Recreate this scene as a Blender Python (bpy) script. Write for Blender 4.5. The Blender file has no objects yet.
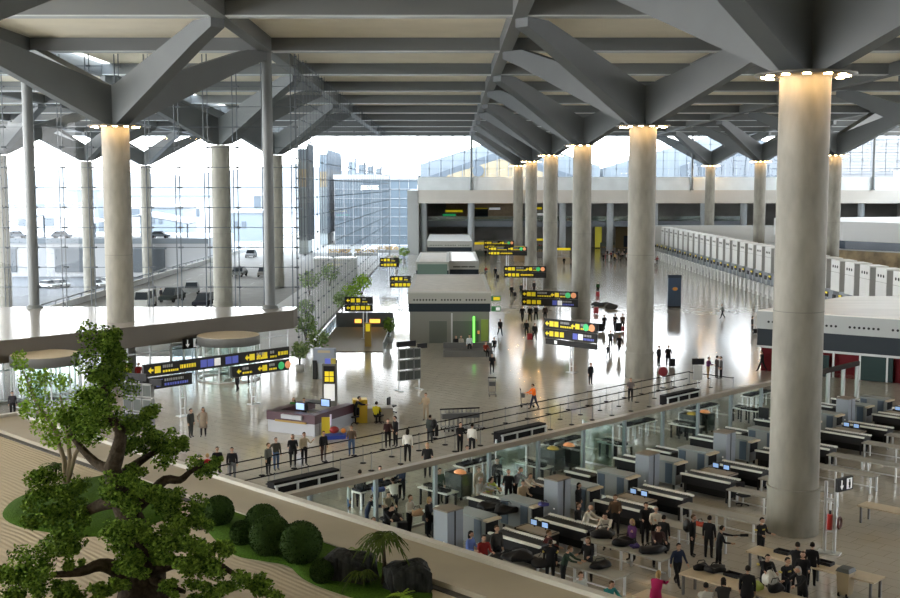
import bpy, bmesh, math, random
from mathutils import Vector, Matrix
random.seed(7)
SC = bpy.context.scene
COL = SC.collection
PI = math.pi
R2 = math.sqrt(2)
F = 1150.0; H = 15.0; PITCH = math.atan(112/F)
cp, sp = math.cos(PITCH), math.sin(PITCH)
def ray(x, y):
    a, b = (x-450)/F, (299-y)/F
    return Vector((a, cp+b*sp, b*cp-sp))
def P(x, y, Z=0.0):
    d = ray(x, y); t = (Z-H)/d.z
    return Vector((d.x*t, d.y*t, Z))
def D(x, y, Y):
    d = ray(x, y); t = Y/d.y
    return Vector((d.x*t, Y, H+d.z*t))
def UW(u, w, z=0.0): return Vector(((u+w)/R2, (u-w)/R2, z))
RW = -PI/4     # local +x runs across the lanes, local +y along the glass partition

# ---------------------------------------------------------------- materials
MATS = {}
def mat(name, col, rough=.5, metal=0., spec=.5, noise=0., nscale=6., emit=0., bump=0., stretch=None):
    if name in MATS: return MATS[name]
    m = bpy.data.materials.new(name); m.use_nodes = True
    nt = m.node_tree; b = nt.nodes['Principled BSDF']
    b.inputs['Base Color'].default_value = (*col, 1); b.inputs['Roughness'].default_value = rough
    b.inputs['Metallic'].default_value = metal; b.inputs['Specular IOR Level'].default_value = spec
    if emit:
        b.inputs['Emission Color'].default_value = (*col, 1); b.inputs['Emission Strength'].default_value = emit
    if noise or bump:
        tc = nt.nodes.new('ShaderNodeTexCoord'); n = nt.nodes.new('ShaderNodeTexNoise')
        n.inputs['Scale'].default_value = nscale; n.inputs['Detail'].default_value = 4
        src = tc.outputs['Object']
        if stretch:
            mp = nt.nodes.new('ShaderNodeMapping'); mp.inputs['Scale'].default_value = stretch
            nt.links.new(src, mp.inputs['Vector']); src = mp.outputs['Vector']
        nt.links.new(src, n.inputs['Vector'])
        if noise:
            mr = nt.nodes.new('ShaderNodeMapRange')
            mr.inputs['From Min'].default_value = .3; mr.inputs['From Max'].default_value = .7
            mr.inputs['To Min'].default_value = 1-noise; mr.inputs['To Max'].default_value = 1+noise
            nt.links.new(n.outputs['Fac'], mr.inputs['Value'])
            mx = nt.nodes.new('ShaderNodeVectorMath'); mx.operation = 'SCALE'
            mx.inputs[0].default_value = col
            nt.links.new(mr.outputs['Result'], mx.inputs['Scale']); nt.links.new(mx.outputs[0], b.inputs['Base Color'])
        if bump:
            bp = nt.nodes.new('ShaderNodeBump'); bp.inputs['Strength'].default_value = bump; bp.inputs['Distance'].default_value = .05
            nt.links.new(n.outputs['Fac'], bp.inputs['Height']); nt.links.new(bp.outputs['Normal'], b.inputs['Normal'])
    MATS[name] = m
    return m
def glass(name, tint=(.9,.94,.95), refl=.06, rough=.02, edge=.6):
    m = bpy.data.materials.new(name); m.use_nodes = True; nt = m.node_tree
    nt.nodes.remove(nt.nodes['Principled BSDF']); out = nt.nodes['Material Output']
    t = nt.nodes.new('ShaderNodeBsdfTransparent'); t.inputs['Color'].default_value = (*tint, 1)
    g = nt.nodes.new('ShaderNodeBsdfGlossy'); g.inputs['Roughness'].default_value = rough
    lw = nt.nodes.new('ShaderNodeLayerWeight'); lw.inputs['Blend'].default_value = .25
    mr = nt.nodes.new('ShaderNodeMapRange'); mr.inputs['To Min'].default_value = refl; mr.inputs['To Max'].default_value = edge
    mx = nt.nodes.new('ShaderNodeMixShader')
    nt.links.new(lw.outputs['Fresnel'], mr.inputs['Value']); nt.links.new(mr.outputs[0], mx.inputs[0])
    nt.links.new(t.outputs[0], mx.inputs[1]); nt.links.new(g.outputs[0], mx.inputs[2]); nt.links.new(mx.outputs[0], out.inputs['Surface'])
    MATS[name] = m
    return m
def floor_mat():
    m = bpy.data.materials.new('polished_stone'); m.use_nodes = True; nt = m.node_tree
    b = nt.nodes['Principled BSDF']; tc = nt.nodes.new('ShaderNodeTexCoord')
    mp = nt.nodes.new('ShaderNodeMapping'); mp.inputs['Rotation'].default_value = (0,0,PI/4)
    br = nt.nodes.new('ShaderNodeTexBrick'); br.inputs['Scale'].default_value = 1
    br.inputs['Brick Width'].default_value = 1.2; br.inputs['Row Height'].default_value = .8; br.inputs['Mortar Size'].default_value = .008
    br.inputs['Color1'].default_value = (.46,.43,.375,1); br.inputs['Color2'].default_value = (.43,.405,.355,1); br.inputs['Mortar'].default_value = (.19,.165,.13,1)
    n = nt.nodes.new('ShaderNodeTexNoise'); n.inputs['Scale'].default_value = .25; n.inputs['Detail'].default_value = 5
    mr = nt.nodes.new('ShaderNodeMapRange'); mr.inputs['To Min'].default_value = .11; mr.inputs['To Max'].default_value = .16
    nt.links.new(tc.outputs['Object'], mp.inputs[0]); nt.links.new(mp.outputs[0], br.inputs['Vector']); nt.links.new(tc.outputs['Object'], n.inputs['Vector'])
    nt.links.new(br.outputs['Color'], b.inputs['Base Color']); nt.links.new(n.outputs['Fac'], mr.inputs['Value']); nt.links.new(mr.outputs[0], b.inputs['Roughness'])
    b.inputs['Specular IOR Level'].default_value = 1.0
    return m
def gravel_mat():
    m = bpy.data.materials.new('raked_gravel'); m.use_nodes = True; nt = m.node_tree
    b = nt.nodes['Principled BSDF']; b.inputs['Roughness'].default_value = .95; b.inputs['Specular IOR Level'].default_value = .1
    tc = nt.nodes.new('ShaderNodeTexCoord'); w = nt.nodes.new('ShaderNodeTexWave'); w.bands_direction = 'DIAGONAL'
    w.inputs['Scale'].default_value = 3.0; w.inputs['Distortion'].default_value = 9; w.inputs['Detail'].default_value = 1.; w.inputs['Detail Scale'].default_value = .16
    n = nt.nodes.new('ShaderNodeTexNoise'); n.inputs['Scale'].default_value = 60
    cr = nt.nodes.new('ShaderNodeMix'); cr.data_type = 'RGBA'
    cr.inputs['A'].default_value = (.40,.345,.26,1); cr.inputs['B'].default_value = (.60,.53,.42,1)
    bp = nt.nodes.new('ShaderNodeBump'); bp.inputs['Strength'].default_value = .45; bp.inputs['Distance'].default_value = .03
    nt.links.new(tc.outputs['Object'], w.inputs['Vector']); nt.links.new(tc.outputs['Object'], n.inputs['Vector'])
    nt.links.new(n.outputs['Fac'], cr.inputs['Factor']); nt.links.new(cr.outputs['Result'], b.inputs['Base Color'])
    nt.links.new(w.outputs['Fac'], bp.inputs['Height']); nt.links.new(bp.outputs['Normal'], b.inputs['Normal'])
    return m
FLOOR = floor_mat(); GRAVEL = gravel_mat()
GLASS = glass('facade_glass', (.95,.975,.98), .012, .02, .30); GLASS2 = glass('partition_glass', (.90,.95,.93), .03, .02, .28); GLASS3 = glass('pale_glass', (.8,.88,.93), .10, .1, .7)
CONC = mat('column_concrete', (.235,.225,.19), .6, noise=.2, nscale=1.6, stretch=(1,1,.35), bump=.05)
STEEL = mat('painted_steel', (.088,.098,.10), .5, noise=.05, nscale=.6)
BEAM = mat('beam_paint', (.125,.135,.138), .55)
PANEL = mat('ceiling_panel', (.86,.80,.65), .6, noise=.05, nscale=.3)
LIP = mat('pale_steel', (.5,.53,.54), .4)
POLE = mat('mast_grey', (.13,.145,.15), .4)
ROD = mat('rod_steel', (.07,.085,.10), .5)
CHROME = mat('brushed_steel', (.55,.56,.57), .28, .9)
ALU = mat('aluminium', (.52,.54,.55), .38, .5)
WHITE = mat('white_laminate', (.68,.69,.67), .4)
GREYW = mat('grey_laminate', (.40,.41,.40), .45)
GREYB = mat('grey_blue_panel', (.25,.28,.31), .4)
DARK = mat('dark_panel', (.022,.03,.038), .5, spec=.15)
BLACK = mat('black_plastic', (.012,.012,.014), .5, spec=.2)
RUBBER = mat('black_rubber', (.010,.010,.011), .75, spec=.1)
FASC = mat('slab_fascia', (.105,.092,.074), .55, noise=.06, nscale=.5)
BEIGE = mat('beige_wood', (.50,.42,.30), .45, noise=.06, nscale=3)
TANW = mat('tan_wood', (.42,.31,.19), .5, noise=.12, nscale=2)
KIOSK = mat('kiosk_grey', (.33,.34,.31), .5)
KROOF = mat('kiosk_roof', (.52,.49,.42), .5, noise=.1, nscale=1.2)
KROOFW = mat('kiosk_roof_white', (.85,.86,.86), .25, spec=1.)
YEL = mat('sign_yellow', (.85,.68,.02), .4, emit=.25)
SGREEN = mat('sign_green', (.05,.6,.2), .4, emit=.25)
SORG = mat('sign_orange', (.9,.35,.15), .4, emit=.25)
SBLUE = mat('sign_blue', (.10,.13,.55), .4, emit=.2)
SWHITE = mat('sign_white', (.85,.87,.88), .4, emit=.25)
SCREEN = mat('screen_glow', (.35,.55,.95), .2, emit=.35)
SCREEND = mat('screen_dim', (.05,.09,.10), .15)
GRASS = mat('lawn_green', (.042,.09,.010), .95, spec=.05, noise=.35, nscale=25, bump=.4)
BARK = mat('bark', (.045,.036,.025), .95, spec=.08, noise=.4, nscale=12, bump=.8)
ROCK = mat('dark_rock', (.018,.020,.019), .6, spec=.12, noise=.8, nscale=5, bump=1.0, stretch=(2.2,2.2,.35))
ASPH = mat('road_asphalt', (0.158,0.154,0.138), .8, noise=.12, nscale=.5)
PALEC = mat('pale_concrete', (0.375,0.375,0.360), .7, noise=.06, nscale=.4)
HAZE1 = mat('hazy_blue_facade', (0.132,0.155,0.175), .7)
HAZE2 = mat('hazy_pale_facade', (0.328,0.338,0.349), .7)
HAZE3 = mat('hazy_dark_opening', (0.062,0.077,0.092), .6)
def leafmat(name, c1, c2):
    m = mat(name, c1, .8, spec=.08); nt = m.node_tree; b = nt.nodes['Principled BSDF']
    g = nt.nodes.new('ShaderNodeNewGeometry'); mx = nt.nodes.new('ShaderNodeMix'); mx.data_type = 'RGBA'
    mx.inputs['A'].default_value = (*c1,1); mx.inputs['B'].default_value = (*c2,1)
    nt.links.new(g.outputs['Random Per Island'], mx.inputs['Factor']); nt.links.new(mx.outputs['Result'], b.inputs['Base Color'])
    return m
LEAF = leafmat('bonsai_leaf', (.022,.055,.008), (.17,.28,.035))
LEAFB = leafmat('light_leaf', (.12,.24,.02), (.27,.42,.05))
LEAFD = leafmat('clipped_leaf', (.010,.026,.006), (.045,.085,.018))
LEAFP = leafmat('pale_leaf', (.10,.18,.06), (.25,.34,.14))

# ---------------------------------------------------------------- mesh builder
class MB:
    def __init__(s): s.v=[]; s.f=[]; s.mi=[]; s.sm=[]
    def add(s, vs, fs, mi=0, sm=False):
        n=len(s.v); s.v += [tuple(v) for v in vs]
        for f in fs: s.f.append([i+n for i in f]); s.mi.append(mi); s.sm.append(sm)
        return s
    def box(s, c, d, rz=0, mi=0, M=None):
        x,y,z=[k/2 for k in d]
        vs=[Vector((a*x,b*y,e*z)) for e in (-1,1) for b in (-1,1) for a in (-1,1)]
        if M is None: M=Matrix.Rotation(rz,3,'Z')
        vs=[M@v+Vector(c) for v in vs]
        return s.add(vs,[(0,2,3,1),(4,5,7,6),(0,1,5,4),(2,6,7,3),(0,4,6,2),(1,3,7,5)],mi)
    def bb(s, x0,x1,y0,y1,z0,z1, mi=0): return s.box(((x0+x1)/2,(y0+y1)/2,(z0+z1)/2),(x1-x0,y1-y0,z1-z0),0,mi)
    def beam(s, a, b, wd, h0, h1=None, mi=0):
        a,b=Vector(a),Vector(b); h1=h0 if h1 is None else h1
        d=(b-a).normalized(); sd=d.cross(Vector((0,0,1)))
        if sd.length<1e-4: sd=Vector((1,0,0))
        sd.normalize(); up=sd.cross(d).normalized(); vs=[]
        for p,h in ((a,h0),(b,h1)):
            for q,r in ((-1,-1),(1,-1),(1,1),(-1,1)): vs.append(p+sd*q*wd/2+up*r*h/2)
        return s.add(vs,[(0,1,2,3),(7,6,5,4),(0,4,5,1),(1,5,6,2),(2,6,7,3),(3,7,4,0)],mi)
    def cyl(s, p0, p1, r0, r1=None, n=10, mi=0, caps=True):
        p0,p1=Vector(p0),Vector(p1); r1=r0 if r1 is None else r1
        d=(p1-p0).normalized(); a=d.orthogonal().normalized(); b=d.cross(a); vs=[]
        for p,r in ((p0,r0),(p1,r1)):
            for i in range(n):
                t=2*PI*i/n; vs.append(p+(a*math.cos(t)+b*math.sin(t))*r)
        s.add(vs,[(i,(i+1)%n,n+(i+1)%n,n+i) for i in range(n)],mi,n>6)
        if caps: s.add(vs[:n],[tuple(range(n-1,-1,-1))],mi); s.add(vs[n:],[tuple(range(n))],mi)
        return s
    def tube(s, pts, rad, n=6, mi=0):
        pts=[Vector(p) for p in pts]; rs=rad if isinstance(rad,(list,tuple)) else [rad]*len(pts); vs=[]; pa=None
        for i,p in enumerate(pts):
            d=(pts[min(i+1,len(pts)-1)]-pts[max(i-1,0)]).normalized()
            if pa is None: pa=d.orthogonal().normalized()
            a=(pa-d*pa.dot(d)).normalized(); pa=a; b=d.cross(a)
            for k in range(n):
                t=2*PI*k/n; vs.append(p+(a*math.cos(t)+b*math.sin(t))*rs[i])
        fs=[(i*n+k,i*n+(k+1)%n,(i+1)*n+(k+1)%n,(i+1)*n+k) for i in range(len(pts)-1) for k in range(n)]
        fs.append(tuple(range(n-1,-1,-1))); L=(len(pts)-1)*n; fs.append(tuple(range(L,L+n)))
        return s.add(vs,fs,mi,True)
    def lathe(s, prof, c=(0,0,0), n=24, mi=0, sm=True):
        c=Vector(c); vs=[]
        for r,z in prof:
            for k in range(n):
                t=2*PI*k/n; vs.append(c+Vector((r*math.cos(t),r*math.sin(t),z)))
        fs=[(i*n+k,i*n+(k+1)%n,(i+1)*n+(k+1)%n,(i+1)*n+k) for i in range(len(prof)-1) for k in range(n)]
        return s.add(vs,fs,mi,sm)
    def ell(s, c, r, n=12, m=8, mi=0, jit=0, rnd=None):
        c=Vector(c); r=r if isinstance(r,(tuple,list)) else (r,r,r); vs=[]
        for i in range(m+1):
            p=PI*i/m
            for k in range(n):
                t=2*PI*k/n; q=1+(rnd.uniform(-jit,jit) if rnd and 0<i<m else 0)
                vs.append(c+Vector((r[0]*math.sin(p)*math.cos(t)*q,r[1]*math.sin(p)*math.sin(t)*q,r[2]*math.cos(p)*q)))
        return s.add(vs,[(i*n+k,(i+1)*n+k,(i+1)*n+(k+1)%n,i*n+(k+1)%n) for i in range(m) for k in range(n)],mi,True)
    def prism(s, poly, z0, z1, mi=0, mtop=None):
        n=len(poly); vs=[(p[0],p[1],z0) for p in poly]+[(p[0],p[1],z1) for p in poly]
        ar=sum(poly[i][0]*poly[(i+1)%n][1]-poly[(i+1)%n][0]*poly[i][1] for i in range(n))
        if ar<0: vs=[(p[0],p[1],z0) for p in poly[::-1]]+[(p[0],p[1],z1) for p in poly[::-1]]
        s.add(vs,[(i,(i+1)%n,n+(i+1)%n,n+i) for i in range(n)]+[tuple(range(n-1,-1,-1))],mi)
        return s.add(vs,[tuple(range(n,2*n))],mi if mtop is None else mtop)
    def poly(s, pts, mi=0): return s.add(pts,[tuple(range(len(pts)))],mi)
    def mesh(s, name, mats):
        me=bpy.data.meshes.new(name); me.from_pydata(s.v,[],s.f)
        for m in (mats if isinstance(mats,(list,tuple)) else [mats]): me.materials.append(m)
        me.polygons.foreach_set('material_index',s.mi); me.polygons.foreach_set('use_smooth',s.sm); me.update()
        return me
    def build(s, name, mats, parent=None, loc=(0,0,0), rz=0):
        o=bpy.data.objects.new(name,s.mesh(name,mats)); COL.objects.link(o); o.location=loc; o.rotation_euler=(0,0,rz)
        if parent is not None: o.parent=parent
        return o
def tag(o, label=None, cat=None, group=None, kind=None):
    if label: o['label']=label
    if cat: o['category']=cat
    if group: o['group']=group
    if kind: o['kind']=kind
    return o
def thing(name, label, cat, loc=(0,0,0), rz=0, group=None, kind=None):
    o=bpy.data.objects.new(name,None); COL.objects.link(o); o.location=loc; o.rotation_euler=(0,0,rz); o.empty_display_size=.2
    return tag(o,label,cat,group,kind)
KIDS={}
def dup(o, parent=None):
    c=o.copy(); COL.objects.link(c)
    if parent is not None: c.parent=parent
    for ch in [x for x in o.children]: dup(ch,c)
    return c
def place(root, loc, rz, label=None, group=None):
    r=dup(root); r.location=loc; r.rotation_euler=(0,0,rz)
    if label: r['label']=label
    if group: r['group']=group
    return r
def struct(mb, name, mats, parent=None, label=None, cat=None):
    o=mb.build(name,mats,parent)
    if parent is None: tag(o,label or name.replace('_',' '),cat or name.split('_')[0],None,'structure')
    return o
# ---------------------------------------------------------------- floor, ceiling, walls
YF, YB, XS = 101.2, 257.0, -13.5
ZC = 26.6
struct(MB().prism([(-75,-30),(112,-30),(112,292),(XS,292),(XS,YF),(-75,YF)],-.4,0),'floor',FLOOR,None,'polished pale stone floor of the whole departures hall','floor')
# ceiling: panels with narrow open slits over the outdoor part, beams below
NX=[-77.25+20.5*i for i in range(10)]    # node lines across the hall: ... -15.75, 4.75, 25.25 ...
NY=[18.45+20.5*i for i in range(13)]
mb=MB()
ys=[-30]+NY
for j in range(len(ys)-1):
    for i in range(len(NX)-1):
        x0,x1,y0,y1=NX[i],NX[i+1],ys[j],ys[j+1]
        if abs(x0+36.25)<.1 and y0>95: x0+=1.2
        mb.bb(x0,x1,y0,y1,27.7,28.2)
mb.bb(NX[0]-30,NX[0],-30,NY[-1],27.7,28.2)
mb.bb(NX[0]-30,NX[-1],NY[-1],YB+1.2,27.7,28.2)
ceil_=struct(mb,'ceiling',PANEL,None,'grey beamed roof with beige panels over the hall','ceiling')
for y in NY:
    b=MB().bb(-107,107,y-.55,y+.55,ZC,27.7); b.bb(-107,107,y-.62,y+.62,ZC-.07,ZC,1)  # paler bottom flange paints in the light stripe along the beam's lower edge
    struct(b,'roof_beam',[BEAM,LIP],ceil_)
for x in NX:
    w=1.0 if abs(x+36.25)>.1 else .7
    b=MB().bb(x-w/2,x+w/2,-30,NY[-1],ZC-.1,27.7)
    struct(b,'roof_girder',BEAM,ceil_)
struct(MB().bb(-107,107,YB-.2,YB+1,26.4,27.7),'roof_edge',BEAM,ceil_)

# ---------------------------------------------------------------- branching columns
ring=None
def tree_column(x,y,label,lit=True):
    t=thing('branching_column',label,'column',(x,y,0),0,'branching concrete columns',None)
    t['kind']='thing'
    MB().lathe([(1.06,2.0),(1.06,19.7)],n=32).build('shaft',CONC,t)
    MB().lathe([(1.066,9.7),(1.066,9.73)],n=32).build('seam',mat('seam_grey',(.15,.145,.125),.7),t)
    c=MB().lathe([(1.12,0),(1.12,1.98)],n=32); c.lathe([(1.16,1.98),(1.16,2.05)],n=32); c.lathe([(1.16,2.05),(1.05,2.05)],n=32,sm=False)
    c.build('collar',CONC,t)
    for sx in (-1,1):
        for sy in (-1,1):
            b=MB()
            # each branch is a tapered welded box, deep at the column, shallow at the roof node
            p0=Vector((sx*.15,sy*.15,19.75)); d=Vector((sx,sy,0))/R2; n=Vector((-sy,sx,0))/R2
            L=10.25*R2-.2
            prof=[(0.,19.75,22.6),(1.2,19.85,22.9),(L-2.2,25.0,ZC-.1),(L,25.9,ZC-.05)]
            vs=[]
            for s_,z0,z1 in prof:
                hw=.55
                for q,z in ((-hw,z0),(hw,z0),(hw,z1),(-hw,z1)): vs.append(d*s_+n*q+Vector((0,0,z)))
            fs=[(0,1,2,3),(15,14,13,12)]
            for i in range(3):
                a=i*4
                for k in range(4): fs.append((a+k,a+4+k,a+4+(k+1)%4,a+(k+1)%4))
            b.add(vs,fs); o=b.build('branch',STEEL,t)
    if not lit: return t
    lr=MB().lathe([(1.14,19.62),(2.1,19.66),(2.1,19.76),(1.0,19.76)],n=36).build('lamp_ring',mat('ring_metal',(.16,.15,.13),.4,.4),t)
    for k in range(12):
        a=2*PI*(k+.5)/12
        MB().cyl((1.66*math.cos(a),1.66*math.sin(a),19.60),(1.66*math.cos(a),1.66*math.sin(a),19.66),.17,n=12).build('ring_lamp',LAMP,lr)
    return t
LAMP=mat('warm_lamp',(1.,.60,.24),.4,emit=80)
rowword={15:'central',56:'right-hand',-26:'left',-67:'outdoor'}
ordw=['nearest','second','third','fourth','fifth','farthest']
for k in range(6): tree_column(15,49.2+41*k,f'round concrete column with four roof branches, {ordw[k]} of the central row')
tree_column(-26,49.2,'column out of view at the left whose steel branch crosses the top corner')
tree_column(-26,90.2,'concrete column with lamp ring rising through the white landing at left')
tree_column(-26,131.2,'branching column outdoors on the pavement, nearest behind the glass front',False)
tree_column(-26,172.2,'branching column outdoors, second behind the glass front, beside the mast',False)
tree_column(57.2,131.2,'column at far right out of view with branches reaching in under the roof')
tree_column(57.2,172.2,'concrete column of the right row standing behind the check-in desks')
tree_column(57.2,213.2,'concrete column of the right row, middle one seen left of the huge near column')
tree_column(57.2,254.2,'concrete column of the right row nearest the back wall')
for y,w in ((172.2,'nearest'),(213.2,'middle'),(254.2,'farthest')):
    t=tree_column(-67,y,f'pale column with roof branches beyond the road, {w} of its row',False)
    MB().cyl((0,0,-5),(0,0,0),1.1,n=24).build('footing',CONC,t)

# ---------------------------------------------------------------- glazed facades
def facade(name,x0,y0,x1,y1,z0,z1,label,dx=2.55,dz=1.75,rods=1.0,mg=GLASS,double=True,kindlabel=None):
    a=Vector((x0,y0,0)); b=Vector((x1,y1,0)); L=(b-a).length; d=(b-a)/L; n=Vector((-d.y,d.x,0))
    g=MB().poly([a+Vector((0,0,z0)),b+Vector((0,0,z0)),b+Vector((0,0,z1)),a+Vector((0,0,z1))])
    w=struct(g,name,mg,None,label,'window')
    r=MB(); h=MB(); s=MB(); k=int(L//dx)
    for i in range(k+1):
        p=a+d*(i*dx)+n*.02
        for o in ((.0,.42) if double else (0,)): 
            q=p+n*(-.35 if o else -.12)+d*o
            r.cyl(q+Vector((0,0,z0)),q+Vector((0,0,z1)),.05*rods if double else .055,n=5,caps=False)
        z=z0
        while z<z1-.2:
            z+=dz
            if z<z1: s.box(p+n*-.12+Vector((0,0,z)),(.40*rods,.40*rods,.14),math.atan2(d.y,d.x))
    z=z0
    while z<z1-.2:
        z+=dz
        if z<z1: h.cyl(a+n*-.06+Vector((0,0,z)),b+n*-.06+Vector((0,0,z)),.038*rods,n=4,caps=False)
    struct(r,'window_rods',ROD,w); struct(h,'window_bars',ROD,w); struct(s,'window_fittings',ROD,w)
    return w
facade('window_1',XS,YF,-75,YF,4.45,ZC-.1,'tall clear glass front with steel rods above the landing at left')
facade('window_2',XS,YF,XS,YB,0,ZC-.1,'long side glass wall running away along the left of the hall',5.1,1.75,.5)
facade('window_3',-7.2,YB+.4,112,YB+.4,17.2,26.4,'high glass wall above the pale beam at the back of the hall',2.6,1.8,double=False)
facade('window_4',XS,YB+.4,-7.2,YB+.4,0,26.4,'narrow back glass wall between side glazing and concrete bridge',2.2,1.8,double=False)
# masts on the facades
def mast(x,y,z0,z1,r,label):
    t=thing('facade_mast',label,'mast',(x,y,z0),0,'steel masts of the glass walls')
    MB().cyl((0,0,.25),(0,0,z1-z0),r,n=16).build('post',POLE,t)
    MB().lathe([(r*1.7,0),(r*1.7,.06),(r*1.15,.28),(r,.28)],n=16).build('foot',POLE,t)
mast(-15.75,100.2,4.45,ZC-.1,.45,'thick grey steel mast at the corner of the glass front')
mast(-36.4,100.2,4.45,ZC-.1,.45,'grey steel mast standing on the white landing at far left')
mast(4.75,YB-.3,14.3,26.4,.22,'slim mast on the back beam below the roof, left of the column row')
mast(25.25+4,YB-.3,14.3,26.4,.22,'slim mast on the back beam behind the third and fourth columns')
mast(45.75+8,YB-.3,14.3,26.4,.24,'slim mast on the back beam left of the huge near column')
mast(94,YB-.3,14.3,26.4,.3,'dark mast on the back beam at far right')
# ---------------------------------------------------------------- raised landing at left
EA=Vector((-13.5,98.6)); EB=Vector((-62,43.4))
sl=[(EA.x,EA.y),(XS,YF),(-75,YF),(-75,43.4),(EB.x,EB.y)]
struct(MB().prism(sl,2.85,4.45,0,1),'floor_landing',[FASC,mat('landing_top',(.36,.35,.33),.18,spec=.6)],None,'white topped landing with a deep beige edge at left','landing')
def under(t,off=0.): # point on the landing edge (0..1 from the glass corner)
    d=(EB-EA).normalized(); n=Vector((d.y,-d.x)); n=n if n.y<0 else -n
    return EA+d*t-n*off
# glass wall below the landing
dd=(EB-EA).normalized(); nn=Vector((dd.y,-dd.x)); nn=nn if nn.y<0 else -nn
a=EA-nn*.8; b=a+dd*66
g=MB().poly([(a.x,a.y,0),(b.x,b.y,0),(b.x,b.y,2.85),(a.x,a.y,2.85)])
w5=struct(g,'window_5',GLASS,None,'low glass wall below the landing beside the revolving doors','window')
f=MB()
for i in range(34):
    p=a+dd*(i*2.0); f.box((p.x,p.y,1.43),(.09,.12,2.84),math.atan2(dd.y,dd.x))
for z in (.06,2.2,2.8): f.beam((a.x,a.y,z),(b.x,b.y,z),.1,.1)
struct(f,'window_frame',ALU,w5)
# back hall: pale beam, floors and recess
struct(MB().bb(-7.2,112,YB,YB+3.2,11.4,14.3),'wall_back',mat('bridge_beige',(.56,.54,.50),.6,noise=.05,nscale=.2),None,'beige concrete beam across the back of the hall','wall')
struct(MB().bb(-7.2,112,YB+.1,YB+.3,14.3,17.2),'trim_1',mat('frosted_band',(.74,.80,.83),.3,noise=.08,nscale=.3),None,'pale frosted glass band on top of the back beam','trim')
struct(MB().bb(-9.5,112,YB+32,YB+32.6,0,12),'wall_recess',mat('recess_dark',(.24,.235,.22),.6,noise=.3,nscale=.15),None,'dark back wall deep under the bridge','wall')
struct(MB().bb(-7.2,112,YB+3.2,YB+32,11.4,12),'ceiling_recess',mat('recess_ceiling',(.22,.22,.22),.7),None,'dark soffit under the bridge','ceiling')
m=MB().bb(-7.2,70,YB+16,YB+32,5.6,7.0,0); struct(m,'floor_gallery',mat('gallery_edge',(.19,.22,.25),.5),None,'grey gallery floor under the bridge','floor')
struct(MB().bb(-7.2,70,YB+15.9,YB+15.95,7.0,8.1),'trim_2',glass('gallery_rail_glass',(.72,.86,.8),.2,.1,.7),None,'greenish glass rail along the gallery','trim')
PW_=['first','second','third','fourth','fifth','sixth','seventh','eighth','ninth','tenth','eleventh']
for i,x in enumerate((-5.9,4.75,15.5,25.3,36,46,57,66,79,92.4,104)):
    o=MB().lathe([(.75,0),(.75,11.4)],n=20).build('bridge_pillar',mat('pillar_grey',(.30,.33,.35),.5),None,(x,YB+2.2,0))
    tag(o,f'grey round pillar carrying the back bridge, {PW_[i]} from the left','pillar','pillars under the bridge','thing')
struct(MB().bb(-9.5,-7.0,YB,YB+32,0,14.3),'wall_end',mat('end_wall_grey',(.36,.38,.38),.6),None,'grey wall end of the bridge by the glass','wall')
# side and rear walls, outside the view
struct(MB().bb(112,112.5,-30,292,0,19),'wall_right',PALEC,None,'pale right wall of the hall','wall')
struct(MB().bb(-75,112,-30.5,-30,0,28.4),'wall_front',mat('rear_wall',(.22,.20,.17),.7),None,'wall behind the viewer','wall')
ORD=['first','second','third','fourth','fifth','sixth','seventh','eighth','ninth','tenth','eleventh','twelfth']
# ---------------------------------------------------------------- outside the glass
struct(MB().prism([(-48,YF+.6),(XS-.1,YF+.6),(XS-.1,600),(-48,600)],-5.2,-.06),'road',ASPH,None,'raised grey road outside the glass front','road')
struct(MB().bb(-400,-48.6,YF+.6,900,-5.4,-5),'ground_outside',mat('lower_yard',(0.110,0.117,0.125),.85,noise=.1,nscale=.2),None,'lower parking yard beyond the road barrier','ground')
struct(MB().bb(-48,500,292.2,900,-.6,-.1),'ground',PALEC,None,'pale ground behind the hall','ground')
m=MB()
for x in (-43,-37,-31):
    for k in range(30): m.bb(x-.08,x+.08,106+k*9,109.5+k*9,-.055,-.045)
struct(m,'road_markings',mat('road_paint',(.25,.25,.24),.7),None,'white dashed lane lines on the road','road')
struct(MB().bb(-22,XS-.3,YF+.7,400,-.06,.1),'pavement',PALEC,None,'pale pavement along the side glass','pavement')
t=thing('road_barrier','grey concrete barrier with a metal rail along the far side of the road','barrier',(-48.3,110,-5))
MB().bb(-.25,.25,0,300,0,5.7).build('barrier_wall',PALEC,t)
MB().bb(-.06,.06,0,300,6.1,6.25).build('rail',ROD,t)
for k in range(60): MB().bb(-.06,.06,k*5,k*5+.12,5.7,6.1).build('post',ROD,t)

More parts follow.
